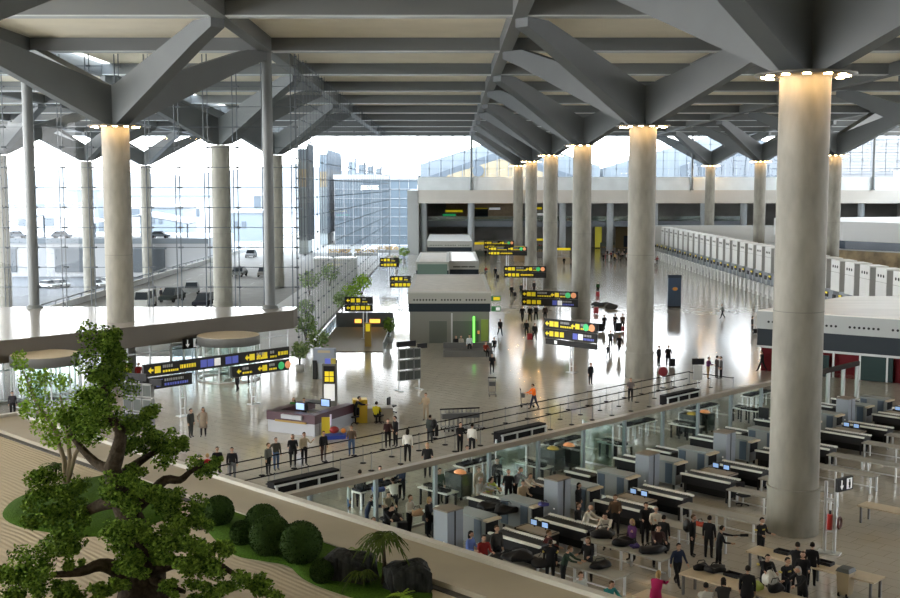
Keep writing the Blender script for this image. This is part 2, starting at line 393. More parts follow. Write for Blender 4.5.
def make_car(body, label, L=4.3, Wd=1.8, Ht=1.5, van=False):
    t=thing('car',label,'van' if van else 'car',group=None)
    t.name='van' if van else 'car'
    h=Wd/2; q=Ht
    if van: low=[(-L/2,.35),(-L/2,1.0),(-L/2+.5,1.15),(L/2,1.2),(L/2,.35)]; cab=[(-L/2+.5,1.12),(-L/2+1.1,q),(L/2-.05,q),(L/2-.02,1.15)]
    else: low=[(-L/2,.35),(-L/2+.05,.75),(-L/2+1.1,.92),(L/2-.1,.95),(L/2,.8),(L/2,.35)]; cab=[(-L/2+1.0,.9),(-L/2+1.7,q),(L/2-.9,q),(L/2-.15,.93)]
    def ext(pr,w,w2):
        n=len(pr); vs=[(-w if z<1.0 or not w2 else -w2,y,z) for y,z in pr]+[(w if z<1.0 or not w2 else w2,y,z) for y,z in pr]
        return vs,[tuple(range(n-1,-1,-1)),tuple(range(n,2*n))]+[(i,(i+1)%n,n+(i+1)%n,n+i) for i in range(n)]
    b=MB(); b.add(*ext(low,h,None)); b.build('body',body,t)
    c=MB(); c.add(*ext(cab,h-.06,h-.2)); c.build('windows',mat('car_glass',(.015,.02,.025),.35,spec=.2),t)
    r=MB(); y0,y1=cab[1][0],cab[2][0]; r.bb(-h+.19,h-.19,y0,y1,q-.01,q+.04); 
    for yy in (y0+.02,(y0+y1)/2,y1-.05): r.bb(-h+.08,h-.08,yy-.05,yy+.05,.95,q-.01) if van else None
    r.build('roof',body,t)
    for sx in (-1,1):
        for yy in (-L/2+.8,L/2-.8):
            MB().cyl((sx*(h-.2),yy,.32),(sx*(h+.01),yy,.32),.32,n=14).build('wheel',RUBBER,t)
        MB().box((sx*(h-.25),L/2+.005,.75),(.3,.03,.14)).build('tail_lamp',mat('tail_red',(.4,.03,.02),.3),t)
    return t
cars=[(145,307,0,mat('car_white',(0.448,0.456,0.448),.6,spec=.2),'white van parked beside the barrier behind the left column',1,2.1),
      (172,301,-12,mat('car_darkgreen',(.015,.022,.02),.6,spec=.1),'dark green off-roader stopped in the near lane, person beside it',0,1.8),
      (192,293,8,mat('car_silver',(0.192,0.200,0.200),.6,spec=.15),'silver car passing behind the dark green off-roader',0,1.6),
      (205,306,-8,mat('car_navy',(.01,.011,.017),.6,spec=.1),'dark navy car nearest to the glass, left of the outdoor column',0,1.7),
      (239,276,-5,mat('car_grey',(0.128,0.136,0.128),.6,spec=.15),'grey car driving away, right of the outdoor column',0,1.6),
      (251,257,0,mat('car_pale',(0.272,0.280,0.288),.6,spec=.15),'pale car farthest up the road by the barrier',0,1.6),
      (264,276,5,mat('car_beige',(0.192,0.184,0.168),.6,spec=.15),'beige car half hidden behind the corner mast',0,1.6)]
for x,y,rz,m,l,van,ht in cars:
    t=make_car(m,l,5.0 if van else 4.3,1.9,ht,bool(van)); p=P(x,y,0); t.location=(max(p.x,-46),p.y,-.06); t.rotation_euler.z=math.radians(rz)
for i,(x,y) in enumerate(((48,288),(60,287),(96,287),(108,285))):
    t=make_car(MATS['car_white'],'white car parked in the lower yard, %s of four'%('first','second','third','last')[i]); p=P(x,y,-5); t.location=(p.x,p.y,-5); t.rotation_euler.z=math.radians(60)
# low terminal building with windows and folded canopies beyond the road
def D3(x,y,Y): return D(x,y,Y)
t=thing('terminal_building','long low pale building with dark openings and a parking deck beyond the road','building',(-100,257,-5))
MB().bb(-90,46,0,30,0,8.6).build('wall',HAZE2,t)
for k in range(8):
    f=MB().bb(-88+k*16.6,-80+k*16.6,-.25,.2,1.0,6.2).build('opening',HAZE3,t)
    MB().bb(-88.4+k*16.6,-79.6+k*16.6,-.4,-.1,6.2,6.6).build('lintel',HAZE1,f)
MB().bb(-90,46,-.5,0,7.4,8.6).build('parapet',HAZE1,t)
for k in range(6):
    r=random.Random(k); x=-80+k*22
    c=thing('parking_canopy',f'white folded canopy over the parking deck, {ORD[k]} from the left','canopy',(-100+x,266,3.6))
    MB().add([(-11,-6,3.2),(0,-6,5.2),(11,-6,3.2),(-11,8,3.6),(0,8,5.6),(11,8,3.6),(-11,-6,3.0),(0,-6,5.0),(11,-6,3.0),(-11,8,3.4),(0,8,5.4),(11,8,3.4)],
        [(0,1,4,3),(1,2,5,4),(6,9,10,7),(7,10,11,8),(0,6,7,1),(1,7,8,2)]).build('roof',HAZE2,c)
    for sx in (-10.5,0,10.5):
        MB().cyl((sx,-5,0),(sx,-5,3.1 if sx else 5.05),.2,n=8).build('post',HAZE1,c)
    for j in range(2):
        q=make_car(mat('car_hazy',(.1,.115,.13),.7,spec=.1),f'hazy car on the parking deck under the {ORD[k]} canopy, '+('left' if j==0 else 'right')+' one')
        q.location=(-100+x-5+j*10,258,3.6); q.rotation_euler.z=1.57
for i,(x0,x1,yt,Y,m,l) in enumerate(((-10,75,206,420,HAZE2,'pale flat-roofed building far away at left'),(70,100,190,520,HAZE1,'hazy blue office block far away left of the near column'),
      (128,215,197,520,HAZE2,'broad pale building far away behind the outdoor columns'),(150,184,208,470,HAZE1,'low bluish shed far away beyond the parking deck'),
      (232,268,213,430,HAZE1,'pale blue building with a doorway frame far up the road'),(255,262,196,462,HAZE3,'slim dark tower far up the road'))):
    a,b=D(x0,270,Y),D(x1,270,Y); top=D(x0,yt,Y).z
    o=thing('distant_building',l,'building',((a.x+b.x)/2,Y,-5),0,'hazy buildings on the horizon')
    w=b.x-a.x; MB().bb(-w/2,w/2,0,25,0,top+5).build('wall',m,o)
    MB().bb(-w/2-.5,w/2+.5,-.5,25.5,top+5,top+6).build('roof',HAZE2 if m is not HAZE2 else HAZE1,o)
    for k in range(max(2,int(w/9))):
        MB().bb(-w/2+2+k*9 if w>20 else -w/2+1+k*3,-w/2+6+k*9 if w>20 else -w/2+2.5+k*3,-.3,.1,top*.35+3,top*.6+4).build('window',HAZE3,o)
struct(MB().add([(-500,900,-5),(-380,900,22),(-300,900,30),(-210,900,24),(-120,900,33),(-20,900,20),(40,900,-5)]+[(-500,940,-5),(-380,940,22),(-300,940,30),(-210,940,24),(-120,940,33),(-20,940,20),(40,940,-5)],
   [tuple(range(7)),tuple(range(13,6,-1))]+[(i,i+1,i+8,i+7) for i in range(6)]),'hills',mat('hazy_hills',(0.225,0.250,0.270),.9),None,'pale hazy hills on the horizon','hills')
# solid blocks imitating interior reflections in the side glass, colours paled for haze
TW=mat('reflection_blue',(0.244,0.295,0.336),.35); TB=mat('reflection_tan',(0.383,0.280,0.153),.5); TG=mat('reflection_low',(0.285,0.317,0.317),.5)
for i,(y0,d) in enumerate(((259,8),(301,36),(387,4),(430,6),(475,5),(530,8))):
    o=thing('reflection_block','blue-grey block with a tan band imitating a reflection in the side glass, '+('nearest','second','third','fourth','fifth','farthest')[i],'building',(-38,y0,0),0,'reflection blocks along the side glass')
    MB().bb(4,6,0,d,0,15).build('lower_wall',TG,o); MB().bb(4,6,0,d,15,19).build('band',TB,o); MB().bb(4,6,0,d,19,23.5).build('upper_wall',TW,o)
    f=MB()
    for k in range(int(d/1.6)+1): f.bb(6,6.5,k*1.6,k*1.6+.2,3,24.2+.5*(k%2)); f.bb(4+k*.6,4.15+k*.6,-.4,0,3,24.2) if k<4 else None
    f.build('fins',HAZE3,o)
t=thing('glass_building','pale blue gridded glass building behind the back glass wall','building',(-24,300,0))
MB().bb(-6,15.5,0,20,0,17).build('wall',mat('blue_curtain',(0.090,0.115,0.135),.3),t)
f=MB()
for k in range(9): f.bb(-6+k*2.4,-5.85+k*2.4,-.2,0,0,17)
for k in range(8): f.bb(-6,15.5,-.2,0,k*2.4,k*2.4+.12)
f.build('mullions',HAZE2,t)
MB().bb(-6.3,15.8,-.3,20.3,17,18.2).build('roof',HAZE2,t)
def gable(label,out,bandp,inn,Y,circ=None,dark=HAZE3):
    t=thing('gabled_terminal_hall',label,'building',(0,Y,0))
    def pr(pts,y0,y1):
        q=[D(x,y,Y) for x,y in pts]; n=len(q); return [(p.x,y0,p.z) for p in q]+[(p.x,y1,p.z) for p in q],[tuple(range(n)),tuple(range(2*n-1,n-1,-1))]+[(i,n+i,n+(i+1)%n,(i+1)%n) for i in range(n)]
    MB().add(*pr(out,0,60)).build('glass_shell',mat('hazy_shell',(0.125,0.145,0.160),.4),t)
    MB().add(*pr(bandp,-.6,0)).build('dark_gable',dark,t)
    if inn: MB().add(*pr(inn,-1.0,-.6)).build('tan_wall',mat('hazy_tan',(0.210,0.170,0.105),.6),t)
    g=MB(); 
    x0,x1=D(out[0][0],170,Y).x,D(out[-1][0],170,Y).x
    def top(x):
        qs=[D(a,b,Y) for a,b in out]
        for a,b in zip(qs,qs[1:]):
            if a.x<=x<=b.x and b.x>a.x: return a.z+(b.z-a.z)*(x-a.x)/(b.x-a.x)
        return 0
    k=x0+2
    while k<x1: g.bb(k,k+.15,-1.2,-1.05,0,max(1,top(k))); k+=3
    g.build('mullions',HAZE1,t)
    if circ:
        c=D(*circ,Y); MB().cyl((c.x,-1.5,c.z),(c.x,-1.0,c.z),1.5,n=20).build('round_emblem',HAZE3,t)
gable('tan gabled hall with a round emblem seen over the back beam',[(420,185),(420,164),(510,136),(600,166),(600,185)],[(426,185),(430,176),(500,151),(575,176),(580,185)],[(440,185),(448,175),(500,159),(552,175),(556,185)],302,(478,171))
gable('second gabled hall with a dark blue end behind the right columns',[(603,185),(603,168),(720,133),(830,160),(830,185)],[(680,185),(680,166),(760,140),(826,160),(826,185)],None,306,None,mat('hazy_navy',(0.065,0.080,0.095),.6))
o=thing('ribbed_block','white ribbed building seen through the glass at far right','building',(128,372,0))
MB().bb(-16,60,0,20,0,31).build('wall',mat('rib_white',(0.150,0.152,0.155),.6),o)
f=MB()
for k in range(16): f.bb(-16.1,60,-.5,0,15+k*1.0,15.25+k*1.0)
f.build('ribs',HAZE3,o)
# ---------------------------------------------------------------- pavilions in the hall
def glyph_rows(m,x0,x1,z0,z1,y,mi,r):
    # illegible lines of sign lettering: runs of small blocks
    x=x0
    while x<x1-.05:
        w=min(r.uniform(.10,.22),x1-x); m.bb(x,x+w*.7,y-.012,y,z0,z1,mi); x+=w
def kiosk(name,label,x0,x1,y0,y1,h,roof,front=False):
    cx=(x0+x1)/2; hw=(x1-x0)/2; d=y1-y0
    t=thing(name,label,'kiosk',(cx,y0,0),0,'grey box kiosks down the middle of the hall')
    MB().bb(-hw+.15,hw-.15,.2,d-.2,0,h-1.95).build('wall',mat('kiosk_wall',(.20,.205,.185),.55,spec=.3),t)
    MB().bb(-hw+.05,hw-.05,.08,d-.08,h-1.95,h-1.15).build('window_band',DARK,t)
    fa=MB().bb(-hw,hw,0,d,h-1.15,h-.15).build('fascia',KIOSK,t)
    dm=MB(); n=24
    for i in range(n):
        if i in (8,16): continue
        x=-hw+.6+i*(2*hw-1.2)/(n-1); dm.cyl((x,-.02,h-.8),(x,.0,h-.8),.085,n=8)
    dm.build('vent_holes',BLACK,fa)
    MB().bb(-hw+.35,hw-.35,.4,d-.4,h-.15,h-.08).build('roof',roof,t)
    e=MB()
    for a in ((-hw,-hw+.35,0,d),(hw-.35,hw,0,d),(-hw+.35,hw-.35,0,.3),(-hw+.35,hw-.35,d-.3,d)): e.bb(*a,h-.15,h)
    e.build('roof_edge',KIOSK if not front else mat('edge_pale',(.5,.5,.47),.5),t)
    return t,hw,d
t,hw,d=kiosk('kiosk','grey box kiosk with flat tan roof, dark window band and doorways, nearest of three',-4.05,3.95,110,132,5.0,KROOF,True)
for x,w in ((-1.1,1.7),(1.55,2.5)): MB().bb(x-w/2,x+w/2,.14,.22,0,2.15).build('doorway',mat('door_dark_green',(.10,.115,.10),.3),t)
MB().bb(.15,.3,.12,.2,0,2.9).build('door_post',ALU,t)
MB().bb(2.25,2.45,-.25,-.05,0,2.6).build('green_light_strip',mat('lime_light',(.2,.95,.12),.4,emit=1.2),t)
MB().bb(3.05,3.75,.1,.2,.2,2.3).build('olive_poster',mat('olive_poster',(.22,.30,.06),.5),t)
MB().bb(2.7,2.9,.06,.14,.9,1.2).build('orange_sign',SORG,t)
kiosk('kiosk','grey box kiosk with white roof and glazed left half, middle of three',-.1,3.95,156,179,5.0,KROOFW)
t,hw,d=kiosk('kiosk','low glazed kiosk half with greenish front beside the middle white roof',-4.6,-.15,154,178,5.0,KROOF)
MB().bb(-2.0,2.0,-.06,0,3.0,4.7).build('green_glass',mat('green_glazing',(.13,.19,.16),.15),t)
kiosk('kiosk','small far box kiosk with bright white roof, farthest of three',-4.3,4.1,214,246,5.0,KROOFW)
# small signs on the near kiosk corner
for i,(z,m) in enumerate(((4.3,'green'),(3.3,'pale'))):
    o=thing('exit_sign',('olive green' if i==0 else 'green and white')+' exit sign hanging on the corner of the near kiosk','sign',(3.98,110.3,z-.25))
    MB().bb(0,.9,0,.12,0,.5).build('box',mat('exit_green',(.03,.16,.05),.4,emit=.2),o)
    MB().bb(.45 if i else .2,.82,-.012,0,.1,.4).build('pictogram',SWHITE if i else YEL,o)
# low seat island in front of the kiosk
o=thing('seat_island','low dark grey seating block in front of the near kiosk','seat',(0,0,0)); p=P(468,357); o.location=p
MB().bb(-2.2,2.2,0,2.2,.0,.55).build('seat_block',mat('seat_grey',(.10,.105,.105),.6),o); MB().bb(-2.2,2.2,1.9,2.2,.55,1.0).build('backrest',mat('seat_grey',(.1,.1,.1)),o); MB().bb(-2.2,2.2,.1,.3,-.0,.1).build('plinth',BLACK,o)
o=thing('white_planter','small white box by the kiosk doorway','box',P(438,341)); MB().bb(-.35,.35,-.3,.3,0,.7).build('pot',WHITE,o); MB().bb(-.3,.3,-.25,.25,.7,.75).build('soil',mat('pale_soil',(.3,.27,.22)),o)
# big pavilion at right
A,B,C,Dp=P(757,310,5),P(846,296,5),P(1060,296,5),P(1060,329,5)
pol=[(q.x,q.y) for q in (A,B,C,Dp)]
cx=sum(p[0] for p in pol)/4; cy=sum(p[1] for p in pol)/4
def shr(k): return [(cx+(x-cx)*k-cx,cy+(y-cy)*k-cy) for x,y in pol]
t=thing('pavilion','large grey pavilion with flat pale roof, dark window band and red walls at right','kiosk',(cx,cy,0))
MB().prism(shr(.97),0,2.1).build('red_wall',mat('deep_red',(.10,.006,.010),.65,spec=.15),t)
MB().prism(shr(1.0),1.95,2.12).build('sill',LIP,t)
MB().prism(shr(.995),2.12,3.5).build('window_band',DARK,t)
fa=MB().prism(shr(1.0),3.5,4.92).build('fascia',mat('pavilion_grey',(.34,.37,.37),.45),t)
MB().prism(shr(.99),4.92,5.0).build('roof',mat('pavilion_roof',(.82,.81,.78),.35,spec=.8,noise=.1,nscale=.4,stretch=(.3,2,1)),t)
a=Vector((pol[0][0]-cx,pol[0][1]-cy)); b=Vector((pol[3][0]-cx,pol[3][1]-cy)); dd2=(b-a).normalized(); n2=Vector((dd2.y,-dd2.x)); n2=n2 if n2.y<0 else -n2
dm=MB(); L=(b-a).length; ang=math.atan2(dd2.y,dd2.x)
for i in range(60):
    if i%9 in (7,8): continue
    q=a+dd2*(1+i*.36)
    if 1+i*.36<L: dm.cyl((q.x,q.y,4.1),(q.x+n2.x*.03,q.y+n2.y*.03,4.1),.1,n=8)
dm.build('vent_holes',BLACK,fa)
ar=(a+dd2*7.6)*.985
for k in range(4):
    q=(a+dd2*(6.2+k*2.1))*.975+n2*.3; MB().box((q.x,q.y,1.0),(.14,.14,1.95),ang).build('white_post',LIP,t)
q=(a+dd2*9.6)*.97+n2*.35; MB().box((q.x,q.y,1.0),(2.4,.15,1.9),ang).build('glass_door',mat('door_teal',(.02,.04,.04),.6,spec=.15),t)
q=(a+dd2*5.0)*.97+n2*.4; MB().box((q.x,q.y,.9),(1.6,.12,1.7),ang).build('side_window',mat('door_teal',(.02,.04,.04),.6,spec=.15),t)
# distant curved white pavilion at far right
t=thing('curved_pavilion','long white banded pavilion with shopfronts behind the desks at far right','kiosk',(88,178,0))
arc=[(-24,46),(-19,22),(-8,6),(8,-2),(28,-6),(28,60)]
MB().prism(arc,0,4.2).build('shopfront',mat('shop_tan',(.33,.25,.14),.5,noise=.5,nscale=.5),t); MB().prism([(x*1.01,y*1.01) for x,y in arc],4.2,5.7).build('window_band',mat('band_navy',(.05,.075,.11),.25),t)
MB().prism([(x*1.03,y*1.03-.3) for x,y in arc],5.7,9.0).build('fascia',mat('pav_white',(.52,.54,.55),.5),t)
MB().prism([(x*1.035,y*1.035-.4) for x,y in arc],4.05,4.25).build('lip',LIP,t)
o=thing('poster_panel','small orange poster on the dark band of the far white pavilion','poster',(82.0,181.5,4.3)); MB().bb(-.7,.7,-.08,0,0,1.3).build('sheet',SORG,o); MB().bb(-.75,.75,.0,.05,-.05,1.35).build('frame',BLACK,o)
# white partitions behind the desks
t=thing('partition_wall','white low partition behind the far check-in desks','partition',(60,250,0)); MB().bb(-16,26,0,.4,0,6.5).build('panel',mat('partition_white',(.50,.50,.48),.6),t); MB().bb(-16,26,-.05,.45,6.5,6.7).build('cap',LIP,t)

# ---------------------------------------------------------------- check-in desks
def make_desk():
    t=thing('check_in_unit','white check-in portal','check-in desk')
    MB().bb(1.66,3.6,-1.5,1.5,2.7,6.25).build('upper_box',mat('portal_grey',(.30,.30,.285),.5),t)
    PWH=mat('portal_white',(.66,.67,.65),.4)
    MB().bb(1.6,1.66,-1.5,1.5,4.95,6.3).build('front_panel',PWH,t); MB().bb(1.6,1.66,-1.5,1.5,2.7,4.88).build('lower_panel',PWH,t); MB().bb(1.6,3.65,-1.52,1.52,6.3,6.4).build('top_cover',PWH,t)
    h=MB()
    for k in (-.75,0,.75): h.cyl((1.56,k,5.6),(1.6,k,5.6),.17,n=10)
    h.build('spot_holes',BLACK,t)
    MB().bb(2.6,3.5,-1.4,1.4,0,2.7).build('back_panel',GREYB,t)
    for yy in (-1.0,1.4): MB().bb(-1.3,-1.1,yy-.35,yy+.35,0,1.75).build('queue_pylon',WHITE,t)
    MB().bb(-.05,.9,1.0,2.2,0,1.1).build('second_counter',WHITE,t); MB().bb(.35,.45,1.0,1.9,2.0,2.55).build('second_screen',BLACK,t)
    MB().cyl((.5,1.5,1.1),(.5,1.5,2.1),.04,n=6).build('second_post',ALU,t)
    dk=MB().bb(0,.9,-1.2,.2,0,1.05); dk.bb(-.1,1.0,-1.25,.25,1.05,1.12); dk.build('counter',WHITE,t)
    sc=MB().bb(.4,.5,-1.1,-.1,2.1,2.7).build('screen',BLACK,t); MB().bb(.38,.4,-1.05,-.15,2.45,2.68).build('sign_strip',YEL,sc)
    MB().cyl((.6,-.6,1.1),(.6,-.6,2.15),.04,n=6).build('screen_post',ALU,t)
    MB().bb(-.1,1.2,.28,.95,0,.5).build('weighing_belt',BLACK,t)
    MB().bb(-.12,1.25,.22,.28,0,.95).build('belt_side',ALU,t)
    return t
dk0=make_desk()
ORD=['first','second','third','fourth','fifth','sixth','seventh','eighth','ninth','tenth','eleventh','twelfth','thirteenth','fourteenth','fifteenth','sixteenth','seventeenth','eighteenth','nineteenth','twentieth','twenty-first','twenty-second','twenty-third','twenty-fourth','twenty-fifth','twenty-sixth','twenty-seventh','twenty-eighth','twenty-ninth','thirtieth']
for i in range(28):
    y=117+i*4.85; o=dk0 if i==0 else dup(dk0)
    o.location=(44.2,y,0); o['label']=f'white check-in portal with counter and screen, {ORD[i]} from the pavilion end'; o['group']='check-in desks along the right'

# ---------------------------------------------------------------- hanging and standing signs
def sign(label,a,b,rows,posts,zt,name='direction_sign'):
    """rows: (s0,s1,z0,z1,[(kind,start,len)...]); posts: distances from the middle"""
    a,b=Vector(a),Vector(b); mid=(a+b)/2; d=b-a; rz=math.atan2(d.y,d.x); L=d.length
    t=thing(name,label,'sign',(mid.x,mid.y,0),rz,'black and yellow direction signs')
    rnd=random.Random(int(abs(mid.x*100)+abs(mid.y*10)))
    for s0,s1,z0,z1,items in rows:
        bd=MB().bb(s0,s1,-.09,.09,z0,z1).build('board',mat('sign_black',(.022,.022,.022),.55,spec=.2),t)
        hh=z1-z0
        mats=[YEL,SWHITE,SBLUE,SGREEN,SORG,mat('sign_pale',(.35,.36,.37),.5)]
        m=MB()
        for kind,st,ln in items:
            y=-.09
            if kind=='pic':      # pictogram square
                m.bb(st,st+hh*.54,y-.012,y,z0+hh*.23,z0+hh*.77,0); 
            elif kind=='arrow':
                m.add([(st,y-.012,z0+hh*.5),(st+hh*.28,y-.012,z0+hh*.24),(st+hh*.28,y-.012,z0+hh*.76)],[(0,1,2)],0); m.bb(st+hh*.25,st+hh*.5,y-.012,y,z0+hh*.42,z0+hh*.58,0)
            elif kind=='blue': m.bb(st,st+hh*.62,y-.012,y,z0+hh*.19,z0+hh*.81,2)
            elif kind=='white': m.bb(st,st+hh*.62,y-.012,y,z0+hh*.19,z0+hh*.81,1)
            elif kind in('green','orange'): m.cyl((st+hh*.35,y-.014,z0+hh*.5),(st+hh*.35,y,z0+hh*.5),hh*.36,n=18,mi=3 if kind=='green' else 4)
            elif kind=='btext': glyph_rows(m,st,st+ln,z0+hh*.2,z0+hh*.42,y,2,rnd); glyph_rows(m,st,st+ln*.8,z0+hh*.58,z0+hh*.8,y,5,rnd)
            elif kind=='big': glyph_rows(m,st,st+ln,z0+hh*.34,z0+hh*.66,y,0,rnd)
            elif kind=='text': glyph_rows(m,st,st+ln,z0+hh*.22,z0+hh*.40,y,0,rnd); glyph_rows(m,st,st+ln*.7,z0+hh*.58,z0+hh*.82,y,5,rnd)
        m.build('lettering',mats,bd)
    for s in posts:
        m=MB()
        for o in (-.17,.17):
            m.cyl((s+o,.16,.06),(s+o,.16,zt),.055,n=8)
        for z in (.5,1.2,zt-.1): m.bb(s-.17,s+.17,.12,.2,z,z+.06)
        m.build('post',CHROME,t); MB().bb(s-.4,s+.4,-.1,.42,0,.06).build('foot',ALU,t)
    return t
def span(x0,x1,xc,yc,rz,Z=0):
    """end points of a board whose middle stands on floor pixel (xc,yc), turned by rz, spanning image columns x0..x1"""
    c=P(xc,yc); d=Vector((math.cos(rz),math.sin(rz),0)); out=[]
    for x in (x0,x1):
        k=(x-450)/F   # c.x+t d.x = k*(depth)
        t=(k*(c.y*cp+H*sp-2*sp)-c.x)/(d.x-k*d.y*cp); out.append(c+d*t)
    return out
def std(L,full=True):
    h=L/2
    r1=[('arrow',-h+.1,0),('pic',-h+.55,0),('pic',-h+1.05,0),('text',-h+1.7,.25*L),('arrow',.1,0),('pic',.55,0),('text',1.1,.18*L),('green',h-1.35,0),('orange',h-.75,0)]
    r2=[('arrow',-h+.1,0),('pic',-h+.55,0),('pic',-h+1.1,0),('pic',-h+1.65,0)]+([('blue',.3,0),('white',.85,0),('btext',1.4,.2*L)] if full else [('big',-h+2.3,.3*L)])
    return [(-h,h,3.45,4.25,r1),(-h,h,2.65,3.42,r2)]
def longsign(label,x0,x1,xc,yc,rz,posts=(0,),full=True,top=4.25,extra=None):
    a,b=span(x0,x1,xc,yc,rz); L=(b-a).length
    rows=std(L,full)
    if extra: rows=extra(L)
    return sign(label,a,b,rows,posts,top)
def near(L):
    h=L/2; r=std(L)
    return r+[(-h*.95,h,2.15,2.6,[('white',-h*.6,0)])]
t=longsign('two-row black and yellow sign with a grey tray below, nearest on the hall floor',545,597,571,373,-PI/4,(0,),extra=near)
longsign('two-row black and yellow sign second down the hall',522,578,563,332,-.35,(0.9,))
longsign('two-row black and yellow sign third down the hall beside the columns',504,546,525,297,-.12,(0.,),False)
longsign('small black and yellow sign fourth down the hall',488,527,508,270,-.1,(0.,),False)
longsign('tiny black and yellow sign farthest down the hall',484,514,499,262,0,(0.,),False)
def lft(L):
    h=L/2; return [(-h,h,3.5,4.2,[('arrow',-h+.15,0),('pic',-h+.6,0),('pic',-h+1.15,0),('text',-h+1.75,.2*L)]),(-h,h,2.75,3.47,[('arrow',-h+.15,0),('pic',-h+.6,0),('pic',-h+1.1,0),('pic',-h+1.6,0),('pic',-h+2.1,0)])]
longsign('two-row black and yellow sign beside the stairwell left of the kiosk',345,373,366,339,0,(0.6,),extra=lft)
longsign('small two-row sign against the left side of the kiosk roof',390,411,401,310,0,(0.,),extra=lft)
longsign('small far sign in front of the lift boxes by the side glass',380,399,389,285,0,(0.,),extra=lft)
# long gantry at left
a,b=P(187,416),P(257.5,404); d=(b-a).normalized(); mid=(a+b)/2; hl=(b-a).length/2
a2=mid-d*(hl+3.2); b2=mid+d*(hl+2.8)
L=(b2-a2).length; h=L/2
rows=[(-h,h,2.95,3.75,[('arrow',-h+.3,0),('pic',-h+.8,0),('text',-h+1.4,1.2),('big',-h+2.7,1.3),('blue',-1.6,0),('blue',-1.05,0),('white',-.5,0),('blue',.4,0),('blue',.95,0),('arrow',2.0,0),('pic',2.4,0),('text',3.0,1.0),('arrow',h-2.9,0),('pic',h-2.4,0),('text',h-1.7,.6),('big',h-1.0,.9)]),
      (-h-.1,-h+3.6,2.1,2.85,[('blue',-h+.9,0),('btext',-h+1.5,1.8)]),(.9,h,2.1,2.85,[('arrow',1.3,0),('text',1.8,.8),('arrow',h-2.8,0),('pic',h-2.4,0),('text',h-1.8,.7),('green',h-1.0,0),('orange',h-.4,0)])]
sign('long black and yellow gantry sign on two steel posts in front of the landing',a2,b2,rows,(-hl,hl),3.0,'gantry_sign')
# arrow signs
def arrow_sign(label,loc,rz,w=1.2,h=.6):
    t=thing('arrow_sign',label,'sign',loc,rz)
    MB().bb(-w/2,w/2,-.06,.06,0,h).build('box',mat('sign_black',(.022,.022,.022),.55,spec=.2),t)
    m=MB(); x=-w*.25; y=-.075
    m.bb(x-w*.03,x+w*.03,y,-.06,h*.4,h*.85); m.add([(x-w*.12,y,h*.45),(x+w*.12,y,h*.45),(x,y,h*.12)],[(0,2,1)])
    m.build('white_arrow',SWHITE,t)
    m=MB(); x=w*.25; m.bb(x-w*.17,x+w*.17,y,-.06,h*.1,h*.9); m.build('white_panel',SWHITE,t)
    m=MB(); m.ell((x,y-.003,h*.74),(w*.05,.005,w*.05)); m.bb(x-w*.06,x+w*.06,y-.01,y,h*.38,h*.64); m.bb(x-w*.05,x-w*.01,y-.01,y,h*.15,h*.38); m.bb(x+w*.01,x+w*.05,y-.01,y,h*.15,h*.38); m.build('figure_pictogram',mat('sign_black',(.022,.022,.022),.55,spec=.2),t)
    return t
q=EA+dd*10.7+nn*.06; arrow_sign('small black sign with white arrow and figure under the landing edge',(q.x,q.y,2.25),math.atan2(-dd.y,-dd.x),1.7,.85)

# ---------------------------------------------------------------- revolving doors below the landing
def revolving(label,c,r):
    t=thing('revolving_door',label,'door',(c.x,c.y,0))
    MB().lathe([(0,3.42),(r,3.42),(r,3.40),(r,2.75),(r-.12,2.75),(r-.12,3.3),(0,3.3)],n=40).build('drum_band',mat('drum_grey',(.15,.155,.155),.5),t)
    MB().lathe([(0,3.46),(r-.05,3.46),(r-.05,3.42),(0,3.42)],n=40,sm=False).build('drum_top',BEIGE,t)
    g=MB(); n=40
    for i in range(n):
        if i%20 in (3,4,5,6): continue
        a0,a1=2*PI*i/n,2*PI*(i+1)/n; q=r-.06
        g.poly([(q*math.cos(a0),q*math.sin(a0),.1),(q*math.cos(a1),q*math.sin(a1),.1),(q*math.cos(a1),q*math.sin(a1),2.75),(q*math.cos(a0),q*math.sin(a0),2.75)])
    g.build('curved_glass',GLASS2,t)
    for i in range(10):
        a=2*PI*(i+.3)/10; MB().cyl((r*.985*math.cos(a),r*.985*math.sin(a),0),(r*.985*math.cos(a),r*.985*math.sin(a),2.75),.055,n=6).build('mullion',ALU,t)
    for i in range(3):
        a=2*PI*i/3+.5; w=MB(); w.bb(.1,r-.2,-.015,.015,.15,2.6); o=w.build('door_leaf',GLASS2,t); o.rotation_euler.z=a
    MB().cyl((0,0,0),(0,0,2.75),.1,n=10).build('centre_post',ALU,t); MB().lathe([(r,.0),(r,.1),(r-.14,.1),(r-.14,0)],n=40).build('floor_ring',ALU,t)
revolving('large round revolving door with a wooden top below the landing, right one',Vector((-17.4,89.6)),2.45)
revolving('round revolving door with a wooden top below the landing, left one behind the tree',Vector((-28.2,79.2)),2.3)
t=thing('swing_door','white framed double glass door beside the left column','door',(*(EA+dd*11.0+nn*-.6),0),math.atan2(-dd.y,-dd.x))
f=MB()
for x in (-1.2,0,1.2): f.bb(x-.08,x+.08,-.06,.06,0,2.6)
f.bb(-1.2,1.2,-.06,.06,2.5,2.65); f.build('frame',ALU,t)
for x in (-.6,.6): MB().bb(x-.5,x+.5,-.02,.02,.05,2.5).build('leaf_glass',GLASS3,t)
for x in (-.15,.15): MB().cyl((x,-.08,.8),(x,-.08,1.5),.02,n=6).build('handle',CHROME,t)

